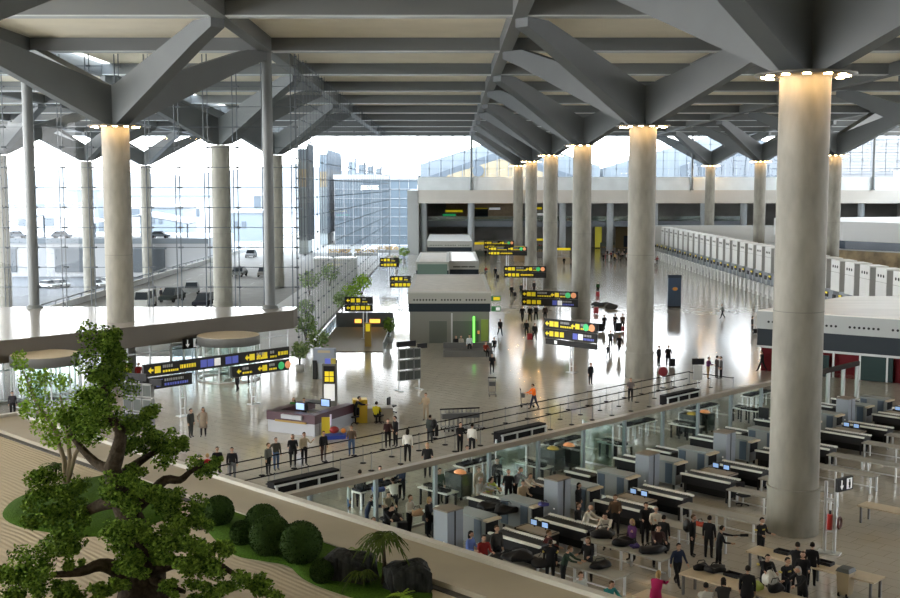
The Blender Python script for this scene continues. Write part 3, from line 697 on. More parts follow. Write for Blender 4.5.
# ---------------------------------------------------------------- flight displays, totems, desks
def fids(label,c,rz,s=1.0):
    t=thing('flight_display_stand',label,'display',c,rz)
    for k in (-.85,.85):
        MB().cyl((k*s,0,.0),(k*s,0,3.2*s),.05*s,n=8).build('post',CHROME,t); MB().bb(k*s-.12*s,k*s+.12*s,-.5*s,.5*s,0,.05).build('foot',ALU,t)
    for r in range(3):
        for c_ in range(3):
            x=(-.62+c_*.62)*s; z=(.75+r*.8)*s
            m=MB().bb(x-.28*s,x+.28*s,-.18*s,.12*s,z,z+.72*s).build('monitor',mat('monitor_grey',(.22,.23,.23),.5),t)
            MB().bb(x-.24*s,x+.24*s,-.19*s,-.18*s,z+.06*s,z+.66*s).build('display',mat('display_face',(.06,.07,.065),.4,spec=.2),m)
    MB().bb(-1.0*s,.55*s,-.08,.08,3.2*s,3.6*s).build('header_board',BLACK,t); MB().bb(.75*s,1.5*s,-.08,.08,3.0*s,3.35*s).build('side_board',BLACK,t)
fids('tall bank of grey flight monitors standing in front of the kiosk',P(409,390),.55,1.02)
q=P(140,439); fids('tall bank of flight monitors at left beside the bonsai tree',(q.x,q.y,0),-.35,1.1)
t=thing('information_totem','dark standing totem with four yellow squares and a white panel','totem',P(330,406),-.1)
MB().bb(-.5,.5,-.15,.15,0,2.95).build('body',mat('totem_grey',(.10,.10,.09),.4),t); MB().bb(-.4,.4,-.17,-.15,1.62,2.8).build('black_panel',BLACK,t)
m=MB()
for x in (-.31,.02):
    for z in (1.72,2.1): m.bb(x,x+.29,-.185,-.17,z,z+.33)
m.build('yellow_squares',YEL,t); MB().bb(-.37,.37,-.17,-.15,.4,1.55).build('white_panel',SWHITE,t); MB().bb(-.3,.1,-.1,.1,2.95,3.3).build('blue_tag',SBLUE,t); MB().bb(.1,.42,-.1,.1,2.95,3.3).build('yellow_tag',mat('dull_yellow',(.4,.33,.05)),t)
t=thing('self_service_machine','wide blue-grey self-service machine on black legs behind the totem','machine',P(325,379),-.15)
MB().bb(-.85,.85,-.25,.25,1.3,2.45).build('screen_panel',mat('machine_blue',(.20,.235,.29),.35),t); MB().bb(-.5,.5,-.265,-.25,2.1,2.3).build('tan_strip',mat('strip_tan',(.35,.3,.2)),t)
for x in (-.75,.75): MB().bb(x-.17,x+.17,-.3,.3,0,1.5).build('leg',BLACK,t)
MB().bb(-.6,.6,-.15,.2,0,1.3).build('lower_panel',GREYB,t)
t=thing('advert_totem','dark blue advertising totem with an orange emblem standing alone on the floor','totem',P(674,307))
MB().bb(-.82,.82,-.2,.2,.1,4.0).build('body',mat('totem_blue',(.045,.075,.125),.3),t); MB().bb(-.85,.85,-.25,.25,0,.12).build('base',BLACK,t); MB().bb(-.84,.84,-.22,.22,3.7,4.05).build('cap',mat('totem_navy',(.02,.03,.05)),t)
m=MB(); m.ell((.05,-.21,2.3),(.33,.02,.22)); m.build('orange_emblem',mat('emblem_orange',(.6,.25,.04)),t)
# purple information desk
rz_=math.radians(-28); q=P(315,437)-Matrix.Rotation(rz_,3,'Z')@Vector((1.8,-2.2,0)); t=thing('information_desk','purple and white square information desk with staff inside','desk',q,rz_)
PUR=mat('desk_purple',(.05,.016,.026),.4,spec=.3); DW=mat('desk_white',(.36,.38,.42),.45)
w=MB(); p_=MB()
for a in ((-1.8,1.8,-2.2,-1.6),(1.2,1.8,-1.6,2.2),(-1.8,-1.2,-1.6,2.2)):
    w.bb(a[0]+.06,a[1]-.06,a[2]+.06,a[3]-.06,0,.75); p_.bb(*a,.75,1.3)
w.build('plinth',DW,t); p_.build('upper_panel',PUR,t)
MB().bb(-.6,.9,-2.35,-2.15,.95,1.2).build('white_shelf',DW,t); MB().bb(-1.1,1.2,-2.3,-2.2,.72,.82).build('gold_line',mat('gold_line',(.35,.22,.04)),t)
for x,yy in ((.2,-1.4),(.9,.3)):
    m=MB().bb(x-.35,x+.35,yy-.05,yy+.05,1.35,1.85).build('monitor',BLACK,t); MB().bb(x-.3,x+.3,yy-.06,yy-.05,1.4,1.8).build('screen',SCREEN,m)
MB().bb(-1.0,1.0,-.9,1.6,.7,.78).build('inner_table',GREYW,t); MB().bb(-1.2,.2,1.0,1.9,1.3,1.36).build('dark_top',BLACK,t)
# yellow desk
t=thing('yellow_counter','yellow sided service desk right of the purple desk','desk',P(362,423),.15)
MB().bb(-.55,.35,0,.8,0,1.5).build('yellow_side',mat('desk_yellow',(.55,.38,.03),.4),t); MB().bb(.35,2.0,.1,.8,0,.85).build('front_panel',mat('desk_beige',(.40,.36,.29),.5),t); MB().bb(.35,2.0,.0,1.0,.85,.92).build('top',GREYW,t)
def chair(label,loc,rz):
    t=thing('office_chair',label,'chair',loc,rz)
    MB().bb(-.24,.24,-.24,.24,.44,.52).build('seat',BLACK,t); MB().bb(-.23,.23,.2,.27,.55,1.05).build('backrest',BLACK,t); MB().cyl((0,0,.1),(0,0,.44),.03,n=8).build('gas_post',CHROME,t)
    m=MB()
    for k in range(5): a=2*PI*k/5; m.beam((0,0,.1),(.3*math.cos(a),.3*math.sin(a),.05),.05,.05); m.ell((.3*math.cos(a),.3*math.sin(a),.04),.04,6,4)
    m.build('star_base',BLACK,t)
chair('black office chair in front of the yellow desk',P(379,423),2.8)
chair('black office chair at the end of the yellow desk',P(392,413),1.2)
chair('black office chair between the two service desks',P(354,424),-.8)
t=thing('warning_board','plain yellow floor board standing by the purple desk','sign',P(326,436),.2); MB().bb(-.25,.25,-.03,.03,0,1.15).build('front_leaf',mat('board_yellow',(.6,.48,.03)),t); MB().add([(-.25,.03,1.15),(.25,.03,1.15),(.25,.45,0),(-.25,.45,0),(-.25,.06,1.15),(.25,.06,1.15),(.25,.48,0),(-.25,.48,0)],[(0,1,2,3),(7,6,5,4),(0,3,7,4),(1,5,6,2)]).build('rear_leaf',mat('board_yellow',(.6,.48,.03)),t)
t=thing('ride_toy','small red and blue coin ride for children beside the purple desk','toy',P(336,438),.3); MB().bb(-.7,.7,-.4,.4,0,.22).build('base',mat('toy_blue',(.02,.05,.30)),t); MB().ell((-.1,0,.5),(.30,.16,.22)).build('body',mat('toy_red',(.25,.015,.015)),t); MB().ell((.45,-.05,.42),(.15,.15,.15)).build('ball_nose',mat('toy_orange',(.6,.2,.03)),t); MB().cyl((-.3,0,.8),(-.3,0,1.45),.06,n=8).build('pole',mat('toy_pale',(.5,.45,.6)),t)
# stairwell by the side glass
t=thing('stairwell','open stairwell with glass rails, dark end wall and wooden landing left of the kiosk','stairs',(-9,102.5,0))
MB().bb(-3.2,2.9,20,20.3,0,1.6).build('end_wall',mat('pit_dark',(.05,.055,.058),.5),t); MB().bb(-3.2,2.9,1.5,19.9,.0,.06).build('wooden_landing',mat('deck_brown',(.16,.115,.06),.5),t)
for x in (-3.3,3.0):
    g=MB().bb(x-.02,x+.02,0,20.3,.1,1.05).build('glass_rail',GLASS3,t); r=MB().bb(x-.05,x+.05,-.1,20.4,1.05,1.12)
    for k in range(11): r.bb(x-.04,x+.04,k*2.03-.04,k*2.03+.04,0,1.05)
    r.build('handrail',LIP,t)
m=MB().bb(-1.2,-.5,19.9,19.98,.5,.9).build('lit_panel',mat('amber_light',(1.,.45,.08),.4,emit=1.5),t); MB().bb(.4,1.5,19.9,19.98,.5,.9).build('lit_panel',MATS['amber_light'],t)
t=thing('planter_column','yellow and brown standing totem at the stairwell head','totem',P(368,347)); MB().bb(-.3,.3,-.15,.15,0,2.3).build('body',mat('ochre',(.32,.22,.05)),t); MB().bb(-.2,.2,-.17,-.15,1.5,2.2).build('panel',YEL,t)
# lift boxes
for i,x in enumerate((-20,-16.6)):
    o=thing('lift_box','grey panelled lift box outside the side glass, '+('left' if i==0 else 'right')+' of two','lift',(x,182,-.06 if x<-22 else .1),0,'lift boxes')
    MB().bb(-1.6,1.6,0,4,0,3.5).build('cabin',GREYW,o); MB().bb(-1.65,1.65,-.05,4.05,3.5,3.7).build('roof',KROOFW,o); MB().bb(-.02,.02,-.03,0,.1,3.3).build('door_joint',DARK,o)
# trolleys
def make_trolley():
    t=thing('luggage_trolley','steel luggage trolley','trolley')
    m=MB(); m.tube([(-.25,-.45,.15),(.25,-.45,.15),(.25,.45,.15),(-.25,.45,.15),(-.25,-.45,.15)],.025,5)
    for k in (-.12,0,.12): m.cyl((k,-.45,.15),(k,.45,.15),.015,n=5)
    m.build('platform',mat('trolley_steel',(.16,.165,.17),.4,.5),t)
    m=MB(); m.tube([(-.25,.42,.15),(-.25,.5,1.0),(.25,.5,1.0),(.25,.42,.15)],.022,5); m.cyl((-.25,.46,.6),(.25,.46,.6),.015,n=5); m.build('handle_frame',MATS['trolley_steel'],t)
    MB().cyl((-.3,.5,1.0),(.3,.5,1.0),.035,n=8).build('handle',RUBBER,t); MB().bb(-.22,.22,.2,.46,.55,.8).build('basket',mat('trolley_basket',(.09,.095,.1),.5),t)
    for x,y in ((-.24,-.4),(.24,-.4),(-.24,.42),(.24,.42)): MB().cyl((x-.02,y,.07),(x+.02,y,.07),.07,n=8).build('wheel',RUBBER,t)
    return t
tr0=make_trolley()
q=P(462,431)
for i in range(8):
    o=tr0 if i==0 else dup(tr0)
    o.location=(q.x-.95+i*.27,q.y+.1+i*.06,0); o.rotation_euler.z=.25; o.scale=(1,1,1.25)
    o['label']='empty steel luggage trolley nested in the row behind the queue'; o['group']='nested luggage trolleys'
def trolley_at(x,y,rz,label):
    o=dup(tr0); o.location=P(x,y); o.rotation_euler.z=rz; o['label']=label
    if 'group' in o: del o['group']
trolley_at(527.5,407,PI/2*1.0,'steel luggage trolley pushed by the person in orange')
trolley_at(492.4,396,0,'steel luggage trolley standing alone in front of the person with a cart')
trolley_at(486,277,0,'far luggage trolley beside the person in red')
# queue barriers
def make_stanchion():
    t=thing('belt_stanchion','black belt stanchion','barrier post')
    MB().lathe([(0,0),(.17,0),(.17,.025),(.05,.05),(0,.05)],n=14).build('base',RUBBER,t)
    MB().cyl((0,0,.05),(0,0,.95),.024,n=8).build('pole',mat('pole_grey',(.2,.205,.2),.5),t); MB().cyl((0,0,.95),(0,0,1.02),.045,n=8).build('head',BLACK,t)
    return t
st0=make_stanchion(); first=True
for li,(w_,u0,u1,name) in enumerate(((-48.6,30.5,74,'outermost'),(-46.9,29,71,'middle'),(-45.3,27.5,69,'innermost'))):
    u=u0+li*.7; n=0
    while u<u1:
        o=st0 if first else dup(st0); first=False
        o.location=UW(u,w_); o.rotation_euler.z=RW
        o['label']=f'slim belt stanchion in the {name} of three queue lines across the floor'; o['group']=f'stanchions of the {name} queue line'
        if u+2.1<u1:
            MB().bb(-.008,.008,.03,2.07,.92,.98).build('belt',RUBBER,o)
        u+=2.1
    # right-hand return of the line
for k in range(3):
    o=dup(st0)
    for ch in list(o.children):
        if ch.name.startswith('belt'): bpy.data.objects.remove(ch)
    o.location=UW(74.2,-48.4+k*1.9); o.rotation_euler.z=0; o['label']='slim belt stanchion closing the right end of the queue'; o['group']='stanchions at the right end of the queue'
    if k<2: b=MB().bb(-.008,.008,.03,1.87,.92,.98).build('belt',RUBBER,o); b.rotation_euler.z=-PI*3/4
# black-backed frames beside the queue
for i,(u,l) in enumerate(((33.9,'left, nearest the bonsai garden'),(49.8,'middle, behind the glass partition rail'),(66.3,'right, behind the glass partition rail'))):
    t=thing('tray_bench',f'low black box bench with a white tubular frame, {l}','bench',UW(u,-43.7),RW,'black box benches along the queue')
    MB().bb(-.55,.0,-2.0,2.0,.35,1.0).build('black_box',RUBBER,t)
    m=MB()
    for y in (-1.9,-.65,.65,1.9): m.bb(.02,.1,y-.05,y+.05,0,.85); m.bb(-.5,-.42,y-.05,y+.05,0,.35)
    for z in (.35,.8): m.bb(.02,.1,-2,2,z,z+.09)
    m.build('white_frame',LIP,t)
t=thing('stand_sign','grey notice on a post with a black header beside the queue','sign',P(697.5,389)); MB().cyl((0,0,.05),(0,0,2.4),.035,n=8).build('post',ALU,t); MB().bb(-.45,.45,-.06,.06,1.85,2.3).build('header',BLACK,t); MB().bb(-.33,.33,-.05,.05,.7,1.8).build('notice',GREYW,t); MB().lathe([(0,0),(.25,0),(.25,.05),(0,.05)],n=12).build('foot',ALU,t)
t=thing('round_sign','round red disc on a thin pole by the second column','sign',P(663,388)); MB().cyl((0,0,.05),(0,0,.9),.03,n=8).build('pole',ALU,t); MB().ell((0,0,1.25),(.36,.08,.36),16,10).build('red_disc',mat('disc_red',(.16,.012,.02),.5),t); MB().lathe([(0,0),(.22,0),(.22,.05),(0,.05)],n=12).build('foot',BLACK,t)
# shop stands far back
cols=[(.35,.25,.14),(.2,.2,.2),(.4,.34,.25),(.3,.05,.04),(.1,.12,.1),(.35,.33,.3),(.28,.2,.1),(.45,.42,.38)]
sh=[(14.5,233),(20,246),(22,227),(27,238),(7,250),(13,262),(20,268),(8.5,272),(30,266),(36,262)]
for i,(x,y) in enumerate(sh):
    t=thing('shop_stand',f'small far shop stand with stacked goods, {ORD[i]} counting from the near side','shop',(x,y,0),0,'shop stands at the back of the hall')
    r=random.Random(i); MB().bb(-1.6,1.6,-1,1,0,1.2).build('counter',mat('stand_%d'%(i%8),cols[i%8],.5),t)
    MB().bb(-1.7,1.7,.6,1.0,1.2,2.4).build('shelf_back',mat('stand_%d'%((i+3)%8),cols[(i+3)%8],.5),t)
    m=MB()
    for k in range(7): m.bb(-1.5+k*.43,-1.5+k*.43+.3,-.7,.3,1.2,1.35+r.random()*.5)
    m.build('goods',mat('stand_%d'%((i+5)%8),cols[(i+5)%8],.5),t)
    if i%2==0: MB().bb(-1.7,1.7,-1.02,-.98,2.6,3.1).build('yellow_sign',YEL,t); MB().bb(-.05,.05,-.95,-.85,1.2,2.6).build('sign_post',ALU,t)
# illuminated shop signs under the bridge
for i,(x,z,w,m) in enumerate(((1,8.6,4.5,YEL),(7.5,9.0,3.2,YEL),(-1,7.6,3.5,SGREEN),(10,9.2,3,SWHITE),(20,9.3,3,YEL),(21,7.8,2.5,SWHITE))):
    t=thing('shop_sign','lit shop sign on the gallery under the bridge, '+ORD[i]+' from the left','sign',(x+i*.4,YB+31.6,z)); MB().bb(-w/2,w/2,0,.3,0,.8).build('box',BLACK,t); MB().bb(-w/2+.1,w/2-.1,-.04,0,.12,.7).build('lit_face',m,t)
t=thing('gallery_shop','tan lit shop wall on the gallery under the bridge','shop',(8,YB+31.3,7)); MB().bb(-9,9,.35,.6,0,4.2).build('tan_wall',TANW,t); MB().bb(-3,1.5,-.2,0,.6,2.6).build('dark_opening',DARK,t)
t=thing('lit_wall','yellow lit wall at the back behind the crowd','wall',(36.5,YB+26,0)); MB().bb(-.8,.8,0,.3,.2,6).build('face',mat('panel_yellow',(.42,.38,.04),.5,emit=.3),t); MB().bb(-.9,.9,.3,.5,0,6.2).build('frame',DARK,t)
t=thing('brown_shopfront','brown shopfront wall at the back behind the crowd','shop',(48,YB+28,0)); MB().bb(-7,7,0,.5,0,6).build('wall',mat('brown_shop',(.12,.085,.03),.5),t); MB().bb(-5,5,-.1,0,.2,3).build('window',DARK,t)
# plants
def potted(name,label,loc,h,r,m,seed,pot=True,group=None):
    t=thing(name,label,'plant',loc,0,group); rnd=random.Random(seed)
    z0=.6 if pot else 0
    if pot: MB().lathe([(0,0),(.32,0),(.4,.6),(.34,.6),(.33,.5),(0,.5)],n=12).build('pot',GREYW,t)
    s=MB()
    for k in range(5):
        a=rnd.uniform(0,6.28); q=rnd.uniform(.2,.7)*r; s.tube([(0,0,z0-.1),(q*.5*math.cos(a),q*.5*math.sin(a),z0+h*.5),(q*math.cos(a),q*math.sin(a),z0+h*.8)],[.04,.03,.015],5)
    s.build('stems',BARK,t); f=MB()
    for k in range(int(260)):
        v=Vector((rnd.gauss(0,1),rnd.gauss(0,1),rnd.gauss(0,1))).normalized()*rnd.uniform(.4,1)
        c=Vector((v.x*r,v.y*r,z0+h*.62+v.z*h*.4)); a=Vector((rnd.gauss(0,1),rnd.gauss(0,1),rnd.gauss(0,.6))).normalized(); b=a.orthogonal().normalized(); l=.16*(.6+r*.5)
        f.add([c-a*l,c+b*l*.5,c+a*l,c-b*l*.5],[(0,1,2,3)])
    f.build('leaves',m,t); return t
pl=[(300,372,1.9,.8,LEAFP),(318,363,2.4,1.1,LEAFP),(306,347,2.6,1.2,LEAFP),(306,326,2.3,1.1,LEAFP),(342,318,2.6,1.2,LEAFP),(352,309,2.6,1.3,LEAFB),(362,300,3,1.4,LEAFB),(389,343,1.9,.6,LEAF),(396,273,2.4,1.2,LEAFP),(404,262,2.4,1.2,LEAFB),(310,300,3.4,1.6,LEAFP),(330,290,3.4,1.6,LEAFP)]
for i,(x,y,h,r,m) in enumerate(pl):
    p=P(x,y); potted('potted_plant','leafy green plant along the side glass, '+ORD[i]+' from the near end',(max(p.x,-40),p.y,0),h,r,m,i,group='plants along the side glass')
for i,(x,y) in enumerate(((340,256),(366,256),(388,253))):
    p=P(x,y); t=thing('flower_planter','planter of orange-yellow flowers far along the side glass, '+('left','middle','right')[i],'planter',p,0,'flower planters')
    MB().bb(-2.6,2.6,-.5,.5,0,.7).build('trough',GREYW,t); f=MB(); r=random.Random(i)
    for k in range(160): f.box((r.uniform(-2.45,2.45),r.uniform(-.4,.4),r.uniform(.75,1.5)),(.16,.16,.16),r.random())
    f.build('flowers',mat('flower_orange',(.55,.32,.03),.6),t)
# ---------------------------------------------------------------- glass partition and security lanes
PW=-36.35
t=thing('glass_partition','long glass partition with a broad tan handrail crossing the hall diagonally','partition',UW(0,PW),RW)
t['kind']='thing'
U0,U1=25.5,66.5
MB().bb(-.02,.02,U0,U1,.08,2.6).build('glass_panel',GLASS2,t)
MB().bb(-.18,.18,U0,U1,2.6,2.84).build('handrail',mat('rail_tan',(.23,.20,.15),.32,noise=.06,nscale=1.5),t)
u=28.3
while u<U1:
    MB().bb(-.08,.08,u-.08,u+.08,0,2.6).build('post',mat('post_bluegrey',(.20,.24,.26),.4),t); u+=3.55
MB().bb(-.06,.06,U0,U1,0,.08).build('bottom_rail',ALU,t)
t=thing('glass_partition','lower continuation of the glass partition with a dark handrail right of the near column','partition',UW(0,PW),RW); t['kind']='thing'
MB().bb(-.02,.02,68,77,.08,2.5).build('glass_panel',GLASS2,t); MB().bb(-.12,.12,68,77,2.5,2.8).build('handrail',mat('rail_dark',(.025,.02,.017),.7,spec=.15),t)
for u in (68.2,70.4,72.6,74.8,76.9): MB().bb(-.1,.1,u-.1,u+.1,0,2.5).build('post',LIP,t)
for i,u in enumerate((41.9,48.9)):
    t=thing('glass_screen','greenish upright glass screen standing across the lane entrance, '+ORD[i]+' from the left','screen',UW(u,-37.6),RW,'glass screens at the lane entrances')
    MB().bb(-1.0,1.0,-.02,.02,.1,2.3).build('pane',glass('screen_glass',(.70,.83,.80),.06,.05,.4) if 'screen_glass' not in MATS else MATS['screen_glass'],t); MB().bb(-1.05,-.98,-.04,.04,0,2.35).build('frame',ALU,t); MB().bb(.98,1.05,-.04,.04,0,2.35).build('frame',ALU,t); MB().bb(-1.0,1.0,-.05,.05,0,.1).build('foot_rail',ALU,t)
XG=mat('scanner_grey',(.20,.215,.225),.45); XT=mat('scanner_top',(.22,.25,.25),.4); XB=mat('scanner_blue',(.05,.075,.11),.35)
TBL=mat('table_grey',(.28,.275,.245),.5)
# lanes: u positions of the twelve conveyors
LU=[33.8,36.7,40.7,43.6,47.6,50.5,54.6,57.5,61.6,64.5,68.5,71.4]
def make_xray():
    t=thing('x_ray_scanner','scanner','scanner')
    b=MB(); b.bb(-.85,.95,-.42,.42,.25,1.35); b.build('body',XG,t)
    MB().bb(-.9,.85,-.46,.46,1.35,1.41).build('top_lid',XT,t); MB().bb(.85,1.1,-.44,.44,1.28,1.36).build('tan_end',BEIGE,t)
    for x in (-.58,.55): MB().bb(x-.2,x+.2,-.45,-.42,.3,1.3).build('blue_panel',XB,t)
    MB().bb(.95,.98,-.36,.36,.75,1.22).build('tunnel_curtain',RUBBER,t); MB().bb(-.88,-.85,-.36,.36,.75,1.22).build('tunnel_curtain',RUBBER,t)
    for x in (-.7,.8):
        for y in (-.34,.34): MB().cyl((x,y,0),(x,y,.25),.06,n=8).build('foot',BLACK,t)
    return t
def make_conveyor(L):
    t=thing('roller_conveyor','conveyor','conveyor')
    MB().bb(0,L,-.42,.42,.55,.95).build('bed',BLACK,t)
    m=MB()
    for k in range(int(L/.13)): m.cyl((.06+k*.13,-.4,.97),(.06+k*.13,.4,.97),.04,n=6)
    m.build('rollers',mat('roller_dark',(.05,.055,.06),.3,.4),t)
    for y in (-.45,.45): MB().bb(-.02,L+.02,y-.07,y+.07,.98,1.06).build('side_rail',mat('rail_pale',(.75,.76,.73),.35),t)
    MB().bb(.1,L-.1,-.35,.35,.2,.55).build('under_cover',RUBBER,t)
    for x in (.2,L-.2):
        for y in (-.36,.36): MB().bb(x-.04,x+.04,y-.04,y+.04,0,.55).build('leg',BLACK,t)
    return t
def make_table(L,Wd,h,top,leg,nm='inspection_table',nl=2,apron=True):
    t=thing(nm,'table','table')
    MB().bb(0,L,-Wd/2,Wd/2,h-.06,h).build('tabletop',top,t)
    for i in range(nl):
        x=.15+i*(L-.3)/(nl-1)
        for y in (-Wd/2+.08,Wd/2-.08): MB().bb(x-.04,x+.04,y-.04,y+.04,0,h-.06).build('leg',leg,t)
    if apron: MB().bb(.1,L-.1,-.03,.03,.22,.27).build('stretcher',leg,t)
    return t
def make_arch():
    t=thing('metal_detector_cabinet','arch','detector')
    for y in (-.25,.25): MB().bb(-.4,.4,y-.2,y+.2,0,2.0).build('side_panel',mat('arch_grey',(.24,.27,.31),.45),t)
    MB().bb(-.42,.42,-.47,.47,2.0,2.06).build('header',mat('arch_top',(.18,.15,.115),.5),t); MB().bb(-.38,.38,-.05,.05,.05,2.0).build('dark_gap',BLACK,t); MB().ell((.2,-.45,.75),.04,8,6).build('status_lamp',SWHITE,t)
    return t
def make_operator():
    t=thing('operator_desk','desk','desk')
    MB().bb(-.9,.9,-.38,.38,.88,.94).build('desktop',mat('desk_tan',(.30,.26,.2),.5),t)
    m=MB(); m.bb(-.85,-.8,-.42,.42,0,.95); m.bb(.8,.85,-.42,.42,0,.95); m.bb(-.8,.8,.38,.42,.1,.95); m.build('frame',BLACK,t)
    for x in (-.15,.45):
        q=MB().bb(x-.19,x+.19,.0,.06,1.08,1.36).build('monitor',BLACK,t); MB().bb(x-.15,x+.15,-.01,0,1.12,1.32).build('screen',SCREEN,q); MB().bb(x-.03,x+.03,.02,.06,1.02,1.1).build('monitor_stand',BLACK,q)
    return t
def make_tray():
    t=thing('security_tray','tray','tray'); 
    m=MB(); m.bb(-.3,.3,-.2,.2,0,.02)
    for a in ((-.3,.3,-.2,-.18),(-.3,.3,.18,.2),(-.3,-.28,-.18,.18),(.28,.3,-.18,.18)): m.bb(*a,.02,.11)
    m.build('tub',BLACK,t); return t
X0,C0,T0,A0,O0,Y0,E0=make_xray(),make_conveyor(2.7),make_table(3.9,.85,.85,TBL,ALU,nl=3),make_arch(),make_operator(),make_tray(),make_conveyor(1.5)
used=set()
def put(o,loc,rz,label,group):
    r=o if o.name not in used else dup(o); used.add(o.name); r.location=loc; r.rotation_euler=(0,0,rz); r['label']=label; r['group']=group; return r
for i,u in enumerate(LU):
    w=f'{ORD[i]} security lane from the garden'
    put(X0,UW(u+.3,-32.6),RW,f'grey x-ray scanner with blue panels on the {w}','x-ray scanners of the security lanes')
    put(E0,UW(u+.3,-35.4),RW,f'short black roller bed feeding the scanner on the {w}','entry rollers of the security lanes')
    put(C0,UW(u,-31.1),RW,f'black roller conveyor with pale rails on the {w}','conveyors of the security lanes')
    put(T0,UW(u-.5,-28.3),RW,f'long grey steel table ending the {w}','end tables of the security lanes')
for i in range(6):
    a=LU[2*i]; b=LU[2*i+1]
    put(A0,UW(a-1.6,-32.3),RW,f'tall grey walk-through detector cabinet, {ORD[i]} from the garden','metal detector cabinets')
    put(O0,UW((a+b)/2,-30.2),RW,f'black framed operator desk with two lit monitors, {ORD[i]} from the garden','operator desks')
# tray tables before the partition
TT=make_table(3.0,.8,.85,WHITE,ALU,'tray_table',5,False); TS=make_table(2.0,.8,.85,WHITE,BLACK,'tray_table',4,False)
k=0
for i in range(6):
    uu=LU[2*i]+1.4
    put(TT,UW(uu-1.2,-40.3),PI/4,f'white table with a row of black trays facing the {ORD[i]} pair of lanes','tray tables')
    for j in range(6):
        o=put(Y0,UW(uu-1.2+.3+j*.48,-40.3,.85),PI/4+PI/2,f'black tray in the row on the {ORD[i]} white table','trays in rows'); k+=1
    put(TS,UW(uu+1.9,-38.9),RW,f'white side table with a few black trays near the {ORD[i]} pair of lanes','side tray tables')
    for j in range(3):
        put(Y0,UW(uu+1.9+(-.12 if j else .1),-38.5+j*.55,.85),RW+.1*j,f'black tray lying on the {ORD[i]} side table','trays on side tables')
# trolleys of folded trays in dark covers
for i,(u,w_) in enumerate(((47.2,-38.3),(46.0,-38.4),(60.2,-38.2),(59.1,-38.4),(38.9,-38.3))):
    t=thing('tray_cart','dark green covered tray cart with a coloured lid, '+ORD[i]+' in the row','cart',UW(u,w_),RW,'covered tray carts')
    MB().bb(-.55,.55,-.4,.4,.18,1.25).build('dark_cover',mat('cover_green',(.018,.028,.025),.5),t)
    MB().ell((.1,0,1.25),(.35,.28,.16)).build('coloured_lid',SORG if i%2==0 else mat('lid_yellow',(.5,.36,.05)),t); MB().bb(-.6,-.55,-.42,.42,.2,1.35).build('handle_frame',ALU,t)
    for x in (-.45,.45):
        for y in (-.3,.3): MB().cyl((x,y-.03,.09),(x,y+.03,.09),.09,n=8).build('wheel',RUBBER,t)
# tables in the open area after the lanes
def beige_table(label,px,py,L,rz=RW):
    t=make_table(L,.9,.8,BEIGE,mat('leg_dark',(.08,.08,.08),.4),'folding_table',3,False); t['label']=label; t.location=P(px,py,.0); t.rotation_euler=(0,0,rz); return t
def at_top(x,y,z=.8): p=P(x,y,z); return Vector((p.x,p.y,0))
bt=[('long beige table with dark trays in front of the huge near column',(752,548),5.2),('long beige table crowded with guards and bags at the bottom',(686,570),6.4),('beige table standing alone at the right edge',(862,503),4.5),('beige table at the bottom edge below the crowd',(640,592),4.0)]
for l,(x,y),L in bt:
    t=make_table(L,.95,.8,BEIGE,mat('leg_dark',(.08,.08,.08),.4),'folding_table',3,False); t['label']=l; t.location=at_top(x,y); t.rotation_euler=(0,0,RW)
for i,(x,y,l) in enumerate(((783,553,'flat black tray on the left of the long beige table by the column'),(825,564,'flat black tray on the right of the long beige table by the column'),(733,576,'black tray on the crowded beige table, beside the coat'))):
    o=put(Y0,P(x,y,.8),RW,l,'trays on the beige tables'); 
def bag(label,loc,s=(.45,.3,.3),m=BLACK,rz=.4,name='travel_bag'):
    t=thing(name,label,'bag',loc,rz); a,b,c=s
    m_=MB(); m_.ell((0,0,0),(1,1,1),16,9); rr=random.Random(len(label)+int(loc.x*7)); ph=[rr.uniform(0,6) for _ in range(4)]; g_=lambda v,e:math.copysign(abs(v)**e,v)
    m_.v=[(g_(x,.6)*a/2*(1+.18*math.sin(4*y+ph[0])),g_(y,.6)*b/2*(1+.2*math.sin(5*x+ph[1])),(g_(z,.5)*.5+.5)*c*(1 if z<0 else .72+.28*math.sin(3.1*x+ph[2])*math.cos(3*y+ph[3]))) for x,y,z in m_.v]; m_.build('bag_body',m,t); MB().tube([(-a*.3,0,c*.9),(-a*.2,0,c*1.25),(a*.2,0,c*1.25),(a*.3,0,c*.9)],.018,5).build('handle',BLACK,t); return t
